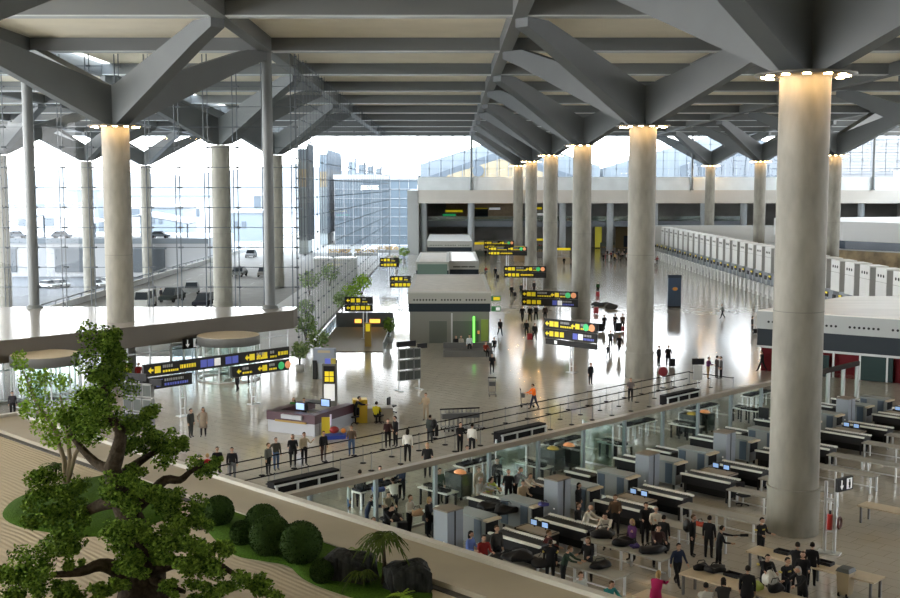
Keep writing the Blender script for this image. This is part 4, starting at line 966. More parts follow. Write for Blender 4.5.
for x,y,z,l,s,m in ((701,570,.8,'black bag at the left end of the crowded beige table',(.6,.35,.3),BLACK),(716,572,.8,'folded black coat on the crowded beige table',(.8,.5,.3),BLACK),(775,592,.8,'black bag at the right end of the crowded beige table',(.6,.4,.4),BLACK),(757,590,.8,'yellow green plastic bag on the crowded beige table',(.45,.4,.35),mat('bag_lime',(.40,.50,.10))),(769,585,.8,'white plastic bag on the crowded beige table',(.45,.4,.55),mat('bag_white',(.55,.56,.52))),
    (603,537,.85,'dark coat heap on the grey table in front of the man in white leaning over',(1.0,.7,.4),BLACK),(623,545,.85,'black bag on the grey table beside the blonde woman in purple',(.9,.6,.35),BLACK),(635,548,.85,'small violet bag on the grey table',(.35,.3,.2),mat('bag_violet',(.04,.025,.14))),(652,552,.85,'dark coat on the right end of the grey table',(1.1,.7,.3),BLACK),
    (600,568,.85,'black bag on the lowest grey table',(.8,.5,.3),BLACK),(700,527,.6,'small red bag on the grey table behind the person with backpack',(.35,.3,.28),mat('bag_red',(.5,.06,.03))),(664,551,0,'dark bag on the floor behind the walking man in navy',(.5,.4,.5),BLACK),
    (392,521,.85,'heap of black trays and coats on the table behind the partition at left',(1.0,.6,.3),BLACK),(378,492,.85,'blue bag on the table behind the partition at left',(.6,.4,.3),mat('bag_blue',(.03,.06,.22))),(417,516,.95,'tan shoulder bag of the man by the left lane',(.5,.3,.35),mat('bag_tan',(.42,.27,.15))),
    (491,510,.9,'black bags piled in front of the man in lime green',(1.1,.8,.4),BLACK),(505,513,.9,'pile of black coats beside the man in lime green',(1.0,.8,.4),BLACK),(519,505,1.0,'white jacket lying on the scanner table',(.7,.5,.2),mat('bag_white',(.55,.56,.52))),(544,506,1.5,'blue coat lying on top of a grey scanner',(.45,.35,.2),mat('bag_navy',(.03,.03,.18))),
    (547,566,.6,'dark luggage heap beside the guard seen from behind',(1.2,.8,.45),BLACK),(519,560,.8,'dark bags under the first conveyor',(1.2,.8,.4),BLACK)):
    bag(l,P(x,y,z),s,m)
# push chair at the edge of the garden ledge
t=thing('pushchair','dark folded pushchair with pale tubes near the garden ledge','pushchair',P(492,572),.6)
MB().bb(-.3,.3,-.3,.35,.4,.8).build('seat',mat('pram_dark',(.03,.03,.03)),t); m=MB()
for x in (-.3,.3): m.tube([(x,-.5,.12),(x,0,.6),(x,.5,1.1)],.025,5); m.tube([(x,.4,.12),(x,0,.6),(x,-.35,.9)],.025,5)
m.build('frame',LIP,t)
for x in (-.3,.3):
    for y in (-.5,.4): MB().cyl((x-.03,y,.13),(x+.03,y,.13),.13,n=12).build('wheel',RUBBER,t)
# post with arrow sign and extinguisher by the near column
p=P(829,553); t=thing('sign_post','twin steel post with a red fire extinguisher beside the near column','post',p,RW+.2)
for x in (-.2,.2): MB().cyl((x,0,0),(x,0,3.0),.07,n=10).build('tube',CHROME,t)
for z in (.9,2.2): MB().bb(-.22,.22,-.06,.06,z,z+.1).build('cross_bar',ALU,t)
MB().bb(-.45,.45,-.22,.22,0,.06).build('foot',ALU,t); MB().cyl((0,-.02,1.0),(0,-.02,1.65),.11,n=12).build('extinguisher',mat('fire_red',(.36,.02,.015),.3),t); MB().cyl((0,-.02,1.65),(0,-.02,1.8),.05,n=8).build('extinguisher_head',BLACK,t)
MB().lathe([(.24,-.05),(.28,0),(.24,.05),(.18,0),(.24,-.05)],n=20).build('hose_reel',mat('reel_red',(.09,.02,.018),.5),t).matrix_local=Matrix.Translation((.36,.1,1.3))@Matrix.Rotation(PI/2,4,'Y')
arrow_sign('lit black sign with white arrow and figure fixed to the twin steel post',(p.x+.55,p.y+.05,2.62),.62,1.0,.55)
t=thing('waste_bin','beige wheeled waste bin with a dark lid at the end of the beige table','bin',P(845,596),RW); t.scale=(.78,.78,.95)
MB().add([(-.25,-.27,.08),(.25,-.27,.08),(.25,.27,.08),(-.25,.27,.08),(-.31,-.33,1.0),(.31,-.33,1.0),(.31,.33,1.0),(-.31,.33,1.0)],[(3,2,1,0),(4,5,6,7),(0,1,5,4),(1,2,6,5),(2,3,7,6),(3,0,4,7)]).build('bin_body',mat('bin_beige',(.33,.27,.17),.5),t)
MB().add([(-.35,-.37,1.0),(.35,-.37,1.0),(.35,.37,1.0),(-.35,.37,1.0),(-.27,-.29,1.14),(.27,-.29,1.14),(.27,.29,1.14),(-.27,.29,1.14)],[(3,2,1,0),(4,5,6,7),(0,1,5,4),(1,2,6,5),(2,3,7,6),(3,0,4,7)]).build('lid',mat('bin_lid',(.03,.035,.03),.5),t)
for x in (-.2,.2): MB().cyl((x-.04,-.24,.09),(x+.04,-.24,.09),.09,n=10).build('wheel',RUBBER,t)
chair('black office chair under the grey table left of the near column',P(743,505),.4)
t=thing('waist_screen','small black monitor on a stand beside the near column','monitor',P(763,436),RW); MB().bb(-.3,.3,-.08,.08,1.1,1.75).build('monitor',BLACK,t); MB().cyl((0,0,.03),(0,0,1.1),.04,n=8).build('stand',ALU,t); MB().lathe([(0,0),(.25,0),(.25,.03),(0,.03)],n=12).build('foot',ALU,t)
# ---------------------------------------------------------------- people
SKIN=mat('skin',(.42,.25,.17),.55); EYE=mat('eye_dark',(.02,.015,.012),.3); SHOE=mat('shoe_dark',(.02,.018,.016),.45)
CLO={}
def cloth(c):
    k=tuple(round(v,3) for v in c)
    if k not in CLO: CLO[k]=mat('cloth_%d'%len(CLO),c,.85,spec=.15)
    return CLO[k]
def body_mesh(name, lean=0, L=(0,0), Rr=(0,0), la=(0,.12,.15), ra=(0,.12,.15), sit=False, turn=0):
    """L/Rr: (hip pitch, knee); la/ra: (shoulder pitch, spread, elbow). Faces -Y."""
    def dirv(p,spread=0,sx=1): return Vector((sx*math.sin(spread)*math.cos(p)*1.0,-math.sin(p)*math.cos(spread*.5),-math.cos(p)*math.cos(spread)))
    Vv=[];E_=[];Rd=[];Tg=[]
    def add(p,r,par,tg):
        Vv.append(Vector(p)); Rd.append(r); Tg.append(tg)
        if par is not None: E_.append((par,len(Vv)-1))
        return len(Vv)-1
    pv=Vector((0,0,.95)); up=Vector((0,-math.sin(lean),math.cos(lean)))
    ip=add(pv,(.155,.115),None,'trouser')
    sp1=add(pv+up*.16,(.150,.108),ip,'top'); ch=add(pv+up*.36,(.172,.118),sp1,'top')
    nk=add(pv+up*.50,(.075,.07),ch,'top'); hb=add(pv+up*.585+Vector((0,-.012,0)),(.052,.056),nk,'skin')
    hands=[]
    for sx,(a,sprd,el) in ((-1,la),(1,ra)):
        a0=a+lean*.6
        sh=add(pv+up*.455+Vector((sx*.175,0,0)),(.066,.066),ch,'top')
        u=dirv(a0,sprd,sx); eb=add(Vv[sh]+u*.29,(.047,.047),sh,'top')
        f=dirv(a0+el,sprd*.3 if el<.6 else -.35,sx); wr=add(Vv[eb]+f*.235,(.034,.034),eb,'top')
        hands.append((Vv[wr].copy(),f.normalized(),sx))
    low=9
    for sx,(hp,kn) in ((-1,L),(1,Rr)):
        hi=add(pv+Vector((sx*.088,0,-.05)),(.092,.098),ip,'trouser')
        u=dirv(hp,.03,sx); k=add(Vv[hi]+u*.42,(.064,.066),hi,'trouser')
        s=dirv(hp-kn,.0,sx); an=add(Vv[k]+s*.40,(.044,.046),k,'trouser')
        fw=Vector((0,-math.cos(hp-kn),-math.sin(hp-kn)*-1)); fw=Vector((sx*.12,-1,0)) if abs(hp-kn)<.5 else Vector((0,-math.cos(hp-kn),math.sin(hp-kn)))
        toe=add(Vv[an]+fw.normalized()*.15+Vector((0,0,-.045)),(.042,.034),an,'shoe')
        low=min(low,Vv[an].z-.085,Vv[toe].z-.036)
    me=bpy.data.meshes.new(name+'_skel'); me.from_pydata([tuple(v) for v in Vv],E_,[])
    ob=bpy.data.objects.new(name+'_skel',me); COL.objects.link(ob)
    sk=ob.modifiers.new('Skin','SKIN'); sk.use_smooth_shade=True
    for i,d in enumerate(me.skin_vertices[0].data): d.radius=Rd[i]; d.use_root=(i==0)
    sb=ob.modifiers.new('Sub','SUBSURF'); sb.levels=1; sb.render_levels=1
    dg=bpy.context.evaluated_depsgraph_get(); dg.update(); ev=ob.evaluated_get(dg); m2=bpy.data.meshes.new_from_object(ev)
    vs=[v.co.copy() for v in m2.vertices]; fs=[tuple(p.vertices) for p in m2.polygons]
    idx={'skin':0,'top':1,'trouser':2,'shoe':3}
    segs=[(Vv[a],Vv[b],Tg[b] if not(Tg[a]=='trouser' and Tg[b]=='top') else 'mix') for a,b in E_]
    b=MB()
    mis=[]
    for f in fs:
        c=sum((vs[i] for i in f),Vector())/len(f); best=None
        for p,q,tg in segs:
            d=q-p; s=max(0,min(1,(c-p).dot(d)/d.length_squared)); dist=(c-(p+d*s)).length
            if best is None or dist<best[0]: best=(dist,tg,s)
        tg=best[1]
        if tg=='mix': tg='trouser' if best[2]<.25 else 'top'
        if tg=='skin' and best[2]<.35: tg='top'
        mis.append(idx[tg])
    b.v=[tuple(v) for v in vs]; b.f=[list(f) for f in fs]; b.mi=mis; b.sm=[True]*len(fs)
    bpy.data.objects.remove(ob); bpy.data.meshes.remove(m2); bpy.data.meshes.remove(me)
    # head with face
    hc=pv+up*.70+Vector((0,-.03-.02*math.sin(lean),0))
    b.ell(hc,(.076,.094,.112),14,10,0); b.ell(hc+Vector((0,-.05,-.055)),(.052,.048,.05),10,6,0)
    b.add([hc+Vector((-.013,-.088,-.018)),hc+Vector((.013,-.088,-.018)),hc+Vector((0,-.118,-.022)),hc+Vector((0,-.088,.025))],[(0,1,2),(0,2,3),(1,3,2)],0)
    for sx in (-1,1):
        b.ell(hc+Vector((sx*.031,-.083,.008)),(.013,.008,.008),6,4,4); b.ell(hc+Vector((sx*.078,.005,-.008)),(.012,.022,.032),6,4,0)
    b.box(hc+Vector((0,-.094,-.055)),(.04,.012,.008),0,4)
    # hands: palm, four fingers and a thumb
    for wr,f,sx in hands:
        side=Vector((0,1,0)) if abs(f.z)>.6 else Vector((0,0,1)); side=(side-f*side.dot(f)).normalized(); nrm=f.cross(side)
        b.tube([wr-f*.02,wr+f*.03,wr+f*.085],[.03,.036,.03],8,0)
        for j,(o,l) in enumerate(((-.026,.062),(-.009,.074),(.009,.07),(.026,.055))):
            p0=wr+f*.08+side*o; p1=p0+f*l*.55; p2=p1+(f*.7+nrm*(-.6*sx)).normalized()*l*.5
            b.tube([p0,p1,p2],[.0095,.009,.007],5,0)
        p0=wr+f*.03-side*.028; b.tube([p0,p0-side*.028+f*.025,p0-side*.034+f*.055],[.012,.010,.008],5,0)
    b.v=[(v[0],v[1],v[2]-low) for v in b.v]
    me=b.mesh(name,[SKIN,cloth((.1,.1,.1)),cloth((.05,.05,.05)),SHOE,EYE])
    return me,hc-Vector((0,0,low)),(pv.z-low),up
POSES={
 'stand':body_mesh('person_stand',0,(.02,.03),(-.03,.02)),
 'hands':body_mesh('person_hands',.02,(.05,.05),(-.04,.02),(.25,.15,1.35),(.25,.15,1.35)),
 'walk':body_mesh('person_walk',.06,(.42,.12),(-.30,.25),(-.35,.12,.25),(.4,.12,.35)),
 'stride':body_mesh('person_stride',.06,(-.25,.35),(.36,.1),(.35,.12,.3),(-.3,.12,.2)),
 'push':body_mesh('person_push',.1,(.3,.12),(-.25,.2),(.6,.1,.75),(.6,.1,.75)),
 'lean':body_mesh('person_lean',.62,(.05,.1),(-.12,.05),(.75,.1,.25),(.75,.1,.25)),
 'reach':body_mesh('person_reach',.3,(.08,.08),(-.06,.05),(.85,.12,.55),(.7,.12,.6)),
 'phone':body_mesh('person_phone',.0,(.06,.05),(-.03,.02),(.1,.12,.15),(.55,.35,2.0)),
 'hip':body_mesh('person_hip',-.02,(.1,.08),(-.05,.02),(-.25,.55,.9),(.1,.1,.2)),
 'sit':body_mesh('person_sit',.1,(1.45,1.45),(1.4,1.4),(.45,.12,.8),(.45,.12,.8)),
 'point':body_mesh('person_point',.1,(.05,.05),(-.05,.05),(.3,.1,1.1),(1.25,.1,.1)),
}
def hair_mesh(long):
    b=MB(); n,m=14,7
    prof=lambda p:1
    vs=[]
    for i in range(m+1):
        p=PI*.62*i/m
        for k in range(n):
            t=2*PI*k/n; front=math.sin(t)<-.25
            pp=min(p,PI*.30) if front else p
            z=math.cos(pp)*.122; r=math.sin(pp)
            vs.append((r*.085*math.cos(t),r*.104*math.sin(t)+.006,z+.004))
    b.add(vs,[(i*n+k,(i+1)*n+k,(i+1)*n+(k+1)%n,i*n+(k+1)%n) for i in range(m) for k in range(n)],0,True)
    if long:
        b.ell((0,.055,-.07),(.085,.055,.15),10,8)
    return b
HAIR={0:hair_mesh(0).mesh('hair_short',cloth((.02,.015,.01))),1:hair_mesh(1).mesh('hair_long',cloth((.02,.015,.01)))}
SKIRT=MB().lathe([(.15,1.02),(.19,.85),(.225,.55),(.21,.55),(.17,.85),(.1,1.0)],n=14); SKIRT=SKIRT.mesh('skirt',cloth((.1,.1,.1)))
COAT=MB().lathe([(.165,1.12),(.185,.95),(.205,.72),(.19,.72),(.16,1.0)],n=14).mesh('coat_tail',cloth((.1,.1,.1)))
HC={'blk':(.015,.012,.010),'brn':(.06,.035,.018),'bld':(.32,.22,.10),'gry':(.32,.31,.29),'bald':None}
K=(.016,.016,.018); NV=(.022,.03,.06); JN=(.06,.10,.18); BG=(.34,.26,.17); GY=(.13,.135,.13); WH=(.60,.59,.55); RD=(.38,.03,.03); BRN=(.10,.06,.035); DK=(.035,.035,.035); OL=(.06,.07,.04)
pr=random.Random(11)
def person(label,x,y,pose,yaw,top,tr,hair='blk',lh=0,head=False,extra=None,z=0.0,s=None,group=None,skin=None,depth=None):
    me,hc,pz,up=POSES[pose]
    s=s or pr.uniform(.96,1.05)
    if head: p=P(x,y,(hc.z+.11)*s+z); loc=Vector((p.x,p.y,z)); 
    else: loc=P(x,y,z)
    if head:  # the pixel marks the crown of the head, which leans forward of the feet
        off=Matrix.Rotation(math.radians(yaw),3,'Z')@Vector((0,hc.y,0))*s*1.13; loc-=Vector((off.x,off.y,0))
    u_,w_=(loc.x+loc.y)/R2,(loc.x-loc.y)/R2
    if 25<u_<77 and abs(w_-PW)<.7: loc=UW(u_,PW+(.7 if w_>PW else -.7),loc.z)
    o=bpy.data.objects.new('person',me); COL.objects.link(o); o.location=loc; o.rotation_euler=(0,0,math.radians(yaw)); o.scale=(s*1.13,s*1.13,s)
    for i,c in ((1,top),(2,tr)):
        o.material_slots[i].link='OBJECT'; o.material_slots[i].material=cloth(c)
    tag(o,label,'person',group)
    if HC[hair]:
        h=bpy.data.objects.new('hair',HAIR[lh]); COL.objects.link(h); h.parent=o; h.location=hc; h.material_slots[0].link='OBJECT'; h.material_slots[0].material=cloth(HC[hair])
    if extra in('skirt','coat'):
        k=bpy.data.objects.new(extra,SKIRT if extra=='skirt' else COAT); COL.objects.link(k); k.parent=o; k.location=(0,0,pz-.95); k.material_slots[0].link='OBJECT'; k.material_slots[0].material=cloth(top)
    if extra=='guard':
        m=MB(); 
        for sx in (-1,1): m.box((sx*.235,-.0,pz+.33),(.07,.12,.05)); 
        m.box((0,-.125,pz+.34),(.12,.02,.05)); m.build('yellow_badge',mat('badge_yellow',(.55,.45,.08)),o)
    return o
W='standing in the queue area'
people=[
('man in dark grey suit standing beside the woman in a pale dress at left',191,437.5,'stand',60,(.05,.055,.055),(.05,.055,.055),'blk',0),
('woman in pale dress with dark hair standing by the left gantry sign',203.5,436.5,'hip',0,(.28,.23,.18),K,'blk',1,False,'skirt'),
('grey-haired person in dark coat half hidden behind the bonsai branch',200,453.5,'stand',150,K,K,'gry',0,True),
('blond person in red top half hidden behind the bonsai branch',207.5,453.5,'stand',170,RD,K,'bld',0,True),
('person all in black standing right of the bonsai, left of the man in jeans',217.7,480.5,'hands',20,K,K),
('man in black jacket and grey jeans right of the bonsai',232.5,481.5,'stand',10,K,(.12,.13,.15)),
('man in grey jacket over white shirt waiting at the left of the queue',268.4,475.3,'stand',60,(.11,.12,.11),K,'brn',0),
('person in dark jacket and jeans with hand on hip beside the grey jacket man',276.3,470.3,'hip',30,(.05,.05,.04),JN,'brn',0),
('dark-haired woman in black coat waiting with folded hands at the queue',293,467,'hands',10,K,K,'brn',1,False,'coat'),
('person in beige jacket raising a hand to the face at the queue',304.3,465.3,'phone',30,(.36,.31,.22),K,'brn',0),
('person in black jacket and brown trousers waiting below the purple desk',323.6,461.6,'stand',40,K,(.06,.035,.03),'brn',0),
('man in brown jacket and blue jeans waiting right of the purple desk',351.7,456,'hands',0,(.10,.07,.05),JN,'brn',0),
('person in dark red and black clothes, left of the pair below the yellow desk',388,447.8,'hands',10,(.05,.025,.025),K),
('person in black, right of the pair below the yellow desk',395.5,447,'stand',-60,K,K),
('man in tan jacket standing above the person with the backpack',426,420.5,'hands',-20,(.33,.26,.18),(.30,.24,.17),'brn',0),
('person in dark green with a black backpack by the queue',430,443.6,'stand',150,(.045,.055,.05),(.05,.055,.06)),
('woman in white blouse and black trousers seen from behind at the queue',407.6,462.5,'stand',170,WH,K,'blk',1),
('woman in dark jacket over white blouse just above the partition rail',427.5,477.6,'hands',0,(.02,.02,.022),K,'bld',1),
('person in black suit standing in front of the trolley row',460,453.5,'hands',30,K,K),
('person in white shirt and black trousers seen from behind by the trolley row',472,455,'stand',160,WH,K),
('person in white and dark clothes just above the rail below the trolley row',467,478,'stand',20,(.5,.5,.48),K),
('person in black pushing a luggage cart in front of the kiosk',492,374,'push',0,K,K),
('worker in bright orange jacket pushing a luggage trolley',534,409.3,'push',-70,(.85,.17,.02),NV),
('person in grey jacket standing inside the right end of the queue',630.4,401.8,'hands',0,(.14,.12,.12),K),
('person in black suit standing alone beside the nearest hall sign',590.5,385,'stand',30,K,K),
('person in grey walking alone across the bright floor',722.4,319,'stride',-80,(.12,.13,.12),K),
('dark figure with a bag standing near the end of the check-in row',752,332.6,'stand',60,(.05,.05,.05),K),
('dark figure walking just left of the huge near column',762,372,'walk',-80,K,K),
('woman in purple top and tan trousers by the right end of the queue',708,379,'hands',50,(.10,.03,.08),(.30,.20,.10)),
('person in dark clothes with a reddish bag, left of the pair by the queue end',716.6,378.7,'stand',100,(.06,.05,.05),(.12,.11,.11)),
('person in grey jacket, right of the pair by the queue end',720.8,378.7,'stand',-90,(.13,.13,.13),K),
('person in black coat with luggage right of the second column',668,366.5,'hands',0,K,K,'blk',0,False,'coat'),
('person in dark clothes beside the black coat right of the second column',658.5,366.5,'stand',40,(.05,.05,.06),K),
('dark figure with a rolling case left of the second hall sign',511.5,298,'walk',0,K,K),
('dark figure right of the one with the rolling case, far up the hall',521,296,'stand',0,(.03,.035,.04),K),
('dark figure standing beside the blue notice far up the hall',534,293,'stand',30,DK,K),
('dark figure, left of three walking under the second hall sign',522.4,322,'walk',10,K,K),
('dark figure, middle of three walking under the second hall sign',530,322,'stride',0,K,K),
('figure in grey and black, right of three walking under the second hall sign',536,321,'walk',-10,(.07,.07,.07),K),
('person in brown walking left of the nearest hall sign post',545,321,'stand',0,(.07,.05,.045),K),
('person in dark clothes walking toward the camera left of the nearest hall sign',526.3,337,'walk',0,(.03,.03,.03),K),
('person in black coat pulling a red case left of the nearest hall sign',534.5,340.6,'stride',10,K,K,'blk',0,False,'coat'),
('slim dark figure walking past the right side of the near kiosk',500,336,'stride',20,K,K),
('dark figure sitting at the right end of the seat island',494.5,352,'sit',-20,K,K,'blk',0,False,None,.0),
('person with dark jacket standing behind the luggage child left of the second column',610.4,349.5,'walk',0,(.06,.065,.06),K),
('small figure with a backpack in front of the two walkers',608,359,'walk',160,(.04,.04,.04),K,'blk',0,False,None,0,.72),
('person in black walking alone left of the second column',619,353.7,'walk',10,K,K),
('person in red coat half hidden by the second column',628,355,'stand',60,RD,K,'blk',0,False,'coat'),
('dark figure pushing luggage behind the nearest hall sign',604,331,'push',0,K,K),
('dark figure in a group with luggage, middle, far left of the second column',614.8,331,'push',10,K,K),
('brownish figure with a red case in the group left of the second column',622.4,331,'stand',-20,(.10,.06,.05),K),
('figure in green and black standing behind the red luggage far up the hall',597.8,294,'stand',0,(.03,.08,.03),K),
('person in red jacket far up the hall pushing a trolley beside the kiosk roof',485.5,276,'push',60,(.42,.05,.05),DK),
('dark figure with a case far up the hall right of the person in red',495.4,278,'walk',0,K,K),
('tall dark figure far up the aisle near the shop stands',485.5,257.5,'stand',0,K,K),
('person walking in front of the right revolving door, left of two',237.5,392,'stride',-20,(.10,.07,.06),K),
('person in black walking in front of the right revolving door, right of two',250,386,'walk',10,K,K),
('person in dark clothes at the left edge behind the light green tree',13,417,'stand',20,(.05,.05,.06),K),
('person in red jacket behind the left flight monitors',139,386,'stand',20,(.22,.02,.02),K,'blk'),
('person in bright yellow vest behind the left flight monitors',128,388,'stand',20,(.45,.55,.03),K),
('dark figure standing outdoors beside the dark green off-roader',161,301,'stand',60,(.06,.06,.07),(.06,.06,.07)),
# inside the purple and yellow desks
('woman in green top working inside the purple desk',293.5,397.5,'stand',0,(.03,.13,.03),K,'brn',1,True),
('dark-haired person inside the purple desk behind the monitor',304,398,'stand',20,DK,K,'blk',0,True),
('person in yellow top seated at the yellow desk',376.5,401.5,'sit',170,(.42,.36,.02),K,'blk',0,True),
('dark figure bending beside the purple desk and the black chair',355,424,'reach',90,K,K),
# security area
('person in pale blue shirt and jeans behind the left partition post',349.3,517.7,'stand',90,(.40,.45,.45),JN,'brn',0),
('child in white in front of the pale blue shirt',349.5,531,'stand',90,(.5,.5,.48),WH,'brn',0,False,None,0,.62),
('man in dark blue jacket at the left tray table',367,533,'reach',90,NV,NV,'brn',0),
('man in dark jacket bending over a blue bag above the rail',380,466,'reach',0,DK,NV,'blk',0,True),
('person in white shirt and black trousers at the left tray table',394.5,515,'reach',200,WH,K),
('large dark person bending in the middle of the left lane',391,505,'lean',30,K,K,'blk',0,True),
('dark-haired man with head just above the garden ledge palm',373.6,517,'hands',40,DK,K,'brn',0,True),
('man in white and beige with a tan bag in the left lane',409.5,535,'hands',60,(.40,.38,.33),K,'brn',0),
('blonde woman in black in front of the first detector cabinet',428.8,537,'stand',60,K,K,'bld',1),
('guard in dark green standing by the glass screen',439.6,503.5,'stand',20,(.04,.07,.05),(.03,.045,.035)),
('person in pale blue leaning at the tray table beside the post',471.5,512,'lean',90,(.42,.46,.46),K),
('person in beige behind the grey-haired man',480,467.5,'stand',20,(.42,.34,.25),BG,'brn',0,True),
('grey-haired man in pale shirt right of the partition post',479.4,515,'hands',60,(.36,.36,.33),(.33,.29,.22),'gry',0),
('man in lime green shirt unpacking at the tray table',489,476.5,'reach',30,(.42,.50,.10),BG,'blk',0,True),
('man in black jacket behind the tray table',506.7,469,'hands',0,K,K,'brn',0,True),
('woman in beige jacket beside the man in white at the scanners',523,480.5,'hands',20,(.40,.32,.22),K,'blk',0,True),
('man in cream shirt at the scanners right of the beige jacket',530.4,473.5,'reach',40,(.52,.45,.36),K,'blk',0,True),
('dark-haired person behind the first scanner',497,525.5,'stand',30,DK,K,'brn',0,True),
('woman in blue top beside the first detector cabinet',471,531,'hands',60,(.10,.15,.36),K,'blk',1,True),
('man in red and black jacket beside the first scanner',484,535,'hands',20,(.20,.02,.02),K,'blk',0,True),
('person in dark clothes behind the conveyor at the monitors',549,530,'sit',60,(.10,.03,.03),K,'brn',0,True),
('guard in black uniform seen from behind with yellow shoulder patches',550,584,'stand',170,K,K,'blk',0,False,'guard'),
('dark-haired person in black behind the bald man',578.8,502.5,'stand',60,K,K,'brn',0,True),
('bald man in white shirt reaching over the conveyor',591,505,'reach',60,(.58,.55,.48),DK,'bald',0,True),
('woman in black standing at the lowest grey table',588,583,'hands',-40,K,K,'brn',1),
('man in pale grey shirt standing at the bottom edge',581,572,'hands',30,(.40,.43,.42),DK,'brn',0,True),
('man in white shirt with dark hair leaning over the grey table',605,513.5,'lean',-20,(.55,.50,.42),K,'blk',0,True),
('blonde woman in purple raising a hand at the grey table',632,519,'phone',-60,(.08,.025,.09),K,'bld',1,True),
('white-haired man in cream shirt behind the grey table',656,506.5,'hands',0,(.55,.52,.46),K,'gry',0,True),
('person in dark red and black in front of the white-haired man',658.7,525,'reach',0,(.05,.03,.03),K,'blk',0,True),
('person in black hoodie with a backpack at the grey table',692,556.5,'stand',60,K,K,'brn',0),
('person with rolled dark clothes behind the white-haired man',664,515,'stand',150,K,K,'blk',0,True),
('man in navy jacket over white shirt walking past the table end',677,586.6,'walk',20,NV,K,'blk',0),
('person in magenta coat with blond hair at the bottom edge',658.7,570.5,'reach',150,(.36,.02,.10),K,'bld',1,True,'coat'),
('person in teal and black at the bottom edge',612,581,'reach',30,(.03,.20,.20),K,'brn',0,True),
('person in white shirt at the bottom beside the crowded table',706,582.5,'reach',170,(.56,.56,.53),K,'blk',0,True),
('person in black seen from behind beside the red bag',708.5,559,'stand',150,K,K,'blk',0),
('guard in black holding out a long dark wand',718.5,569,'point',90,K,K,'blk',0),
('guard with yellow patches standing in front of the near column',760.3,560,'hands',30,K,K,'blk',0,False,'guard'),
('person in black coat at the middle of the crowded table',748,565.5,'stand',160,K,K,'blk',0,True,'coat'),
('woman with dark hair beside the white shirt at the crowded table',723.5,577.5,'reach',170,DK,K,'blk',1,True),
('guard with yellow patches behind the white bags',768,554.5,'reach',0,K,K,'blk',0,True,'guard'),
('guard in a cap beside the grey-haired woman at the table end',788,557.5,'hands',30,K,K,'blk',0,True,'guard'),
('tall man in black seen from behind at the beige table',811,587,'stand',150,K,K,'blk',0),
('person in black with brown hair in front of the tall man',803,551.5,'hands',-20,K,K,'brn',1,True),
('grey-haired woman in black at the end of the crowded table',798,566.5,'reach',-60,K,K,'gry',1,True),
('person in dark coat facing away between the two tray tables at left',360,508,'stand',170,DK,K,'blk',0),
('person in navy with folded arms at the end of the left tray table',402,500,'hands',-40,NV,K,'brn',0),
('person in beige with dark hair crouching over bags behind the palm',397,531,'reach',20,(.30,.25,.18),K,'blk',0),
('person in dark jacket waiting behind the lime green shirt',497,494,'stand',20,DK,K,'blk',0),
('person in grey hood leaning on the first entry roller',512,503,'reach',60,(.14,.14,.15),K,'brn',0),
('dark-haired woman in black beside the second detector cabinet',578,520,'stand',60,K,K,'blk',1),
('person in black between the purple blonde and the dark red jacket',645,545,'hands',10,K,K,'blk',0),
('person in brown leather jacket behind the table of bags',615,536,'hands',-20,(.08,.05,.03),K,'brn',0),
('person in black sorting trays beside the tall back at the beige table',796,590,'reach',160,K,K,'blk',0),
('person in dark green bending forward by the lowest table',563,590,'reach',60,(.03,.05,.04),K,'brn',0),
]
for a in people: person(*a)
# people on the seat island
for i,(x,y,c,l) in enumerate(((456,353,K,'person in black sitting at the left of the seat island'),(461,353,(.35,.33,.3),'person in pale clothes sitting second on the seat island'))):
    person(l,x,y-3,'sit',0,c,K,'blk',0)
person('person in white and blue standing in front of the seat island',469.5,355,'stand',0,(.5,.55,.6),K)
person('person in dark clothes with a red collar at the right end of the seat island',485.5,357,'sit',20,(.18,.03,.02),K)
# far crowd
cl=[K,(.3,.22,.2),DK,(.5,.5,.5),(.25,.05,.06),NV,(.55,.35,.15),(.1,.1,.12),GY]
place_w=['at the left end','second from the left','third from the left','fourth from the left','fifth from the left','left of the middle','in the middle','right of the middle','sixth from the right','fifth from the right','fourth from the right','third from the right','second from the right','at the right end']
for i in range(14):
    person(f'tiny figure in the far waiting crowd below the yellow panel, {place_w[i]}',603.5+i*1.9,262-(i%3)*2.2,['stand','hands','hip'][i%3],pr.uniform(-90,90),cl[i%9],cl[(i*4)%9 if i%2 else 0],['blk','brn','bld'][i%3],0,group='waiting crowd at the back')
for i,(x,y) in enumerate(((564,266),(571,268),(575,268),(655,268),(657,265),(534,246),(539,243),(513,252),(500,248),(497,243))):
    person('tiny far figure beyond the columns, '+ORD[i]+' of ten scattered walkers',x,y,['walk','stand'][i%2],pr.uniform(-90,90),cl[i%9],K,'blk',0,group='scattered far walkers')
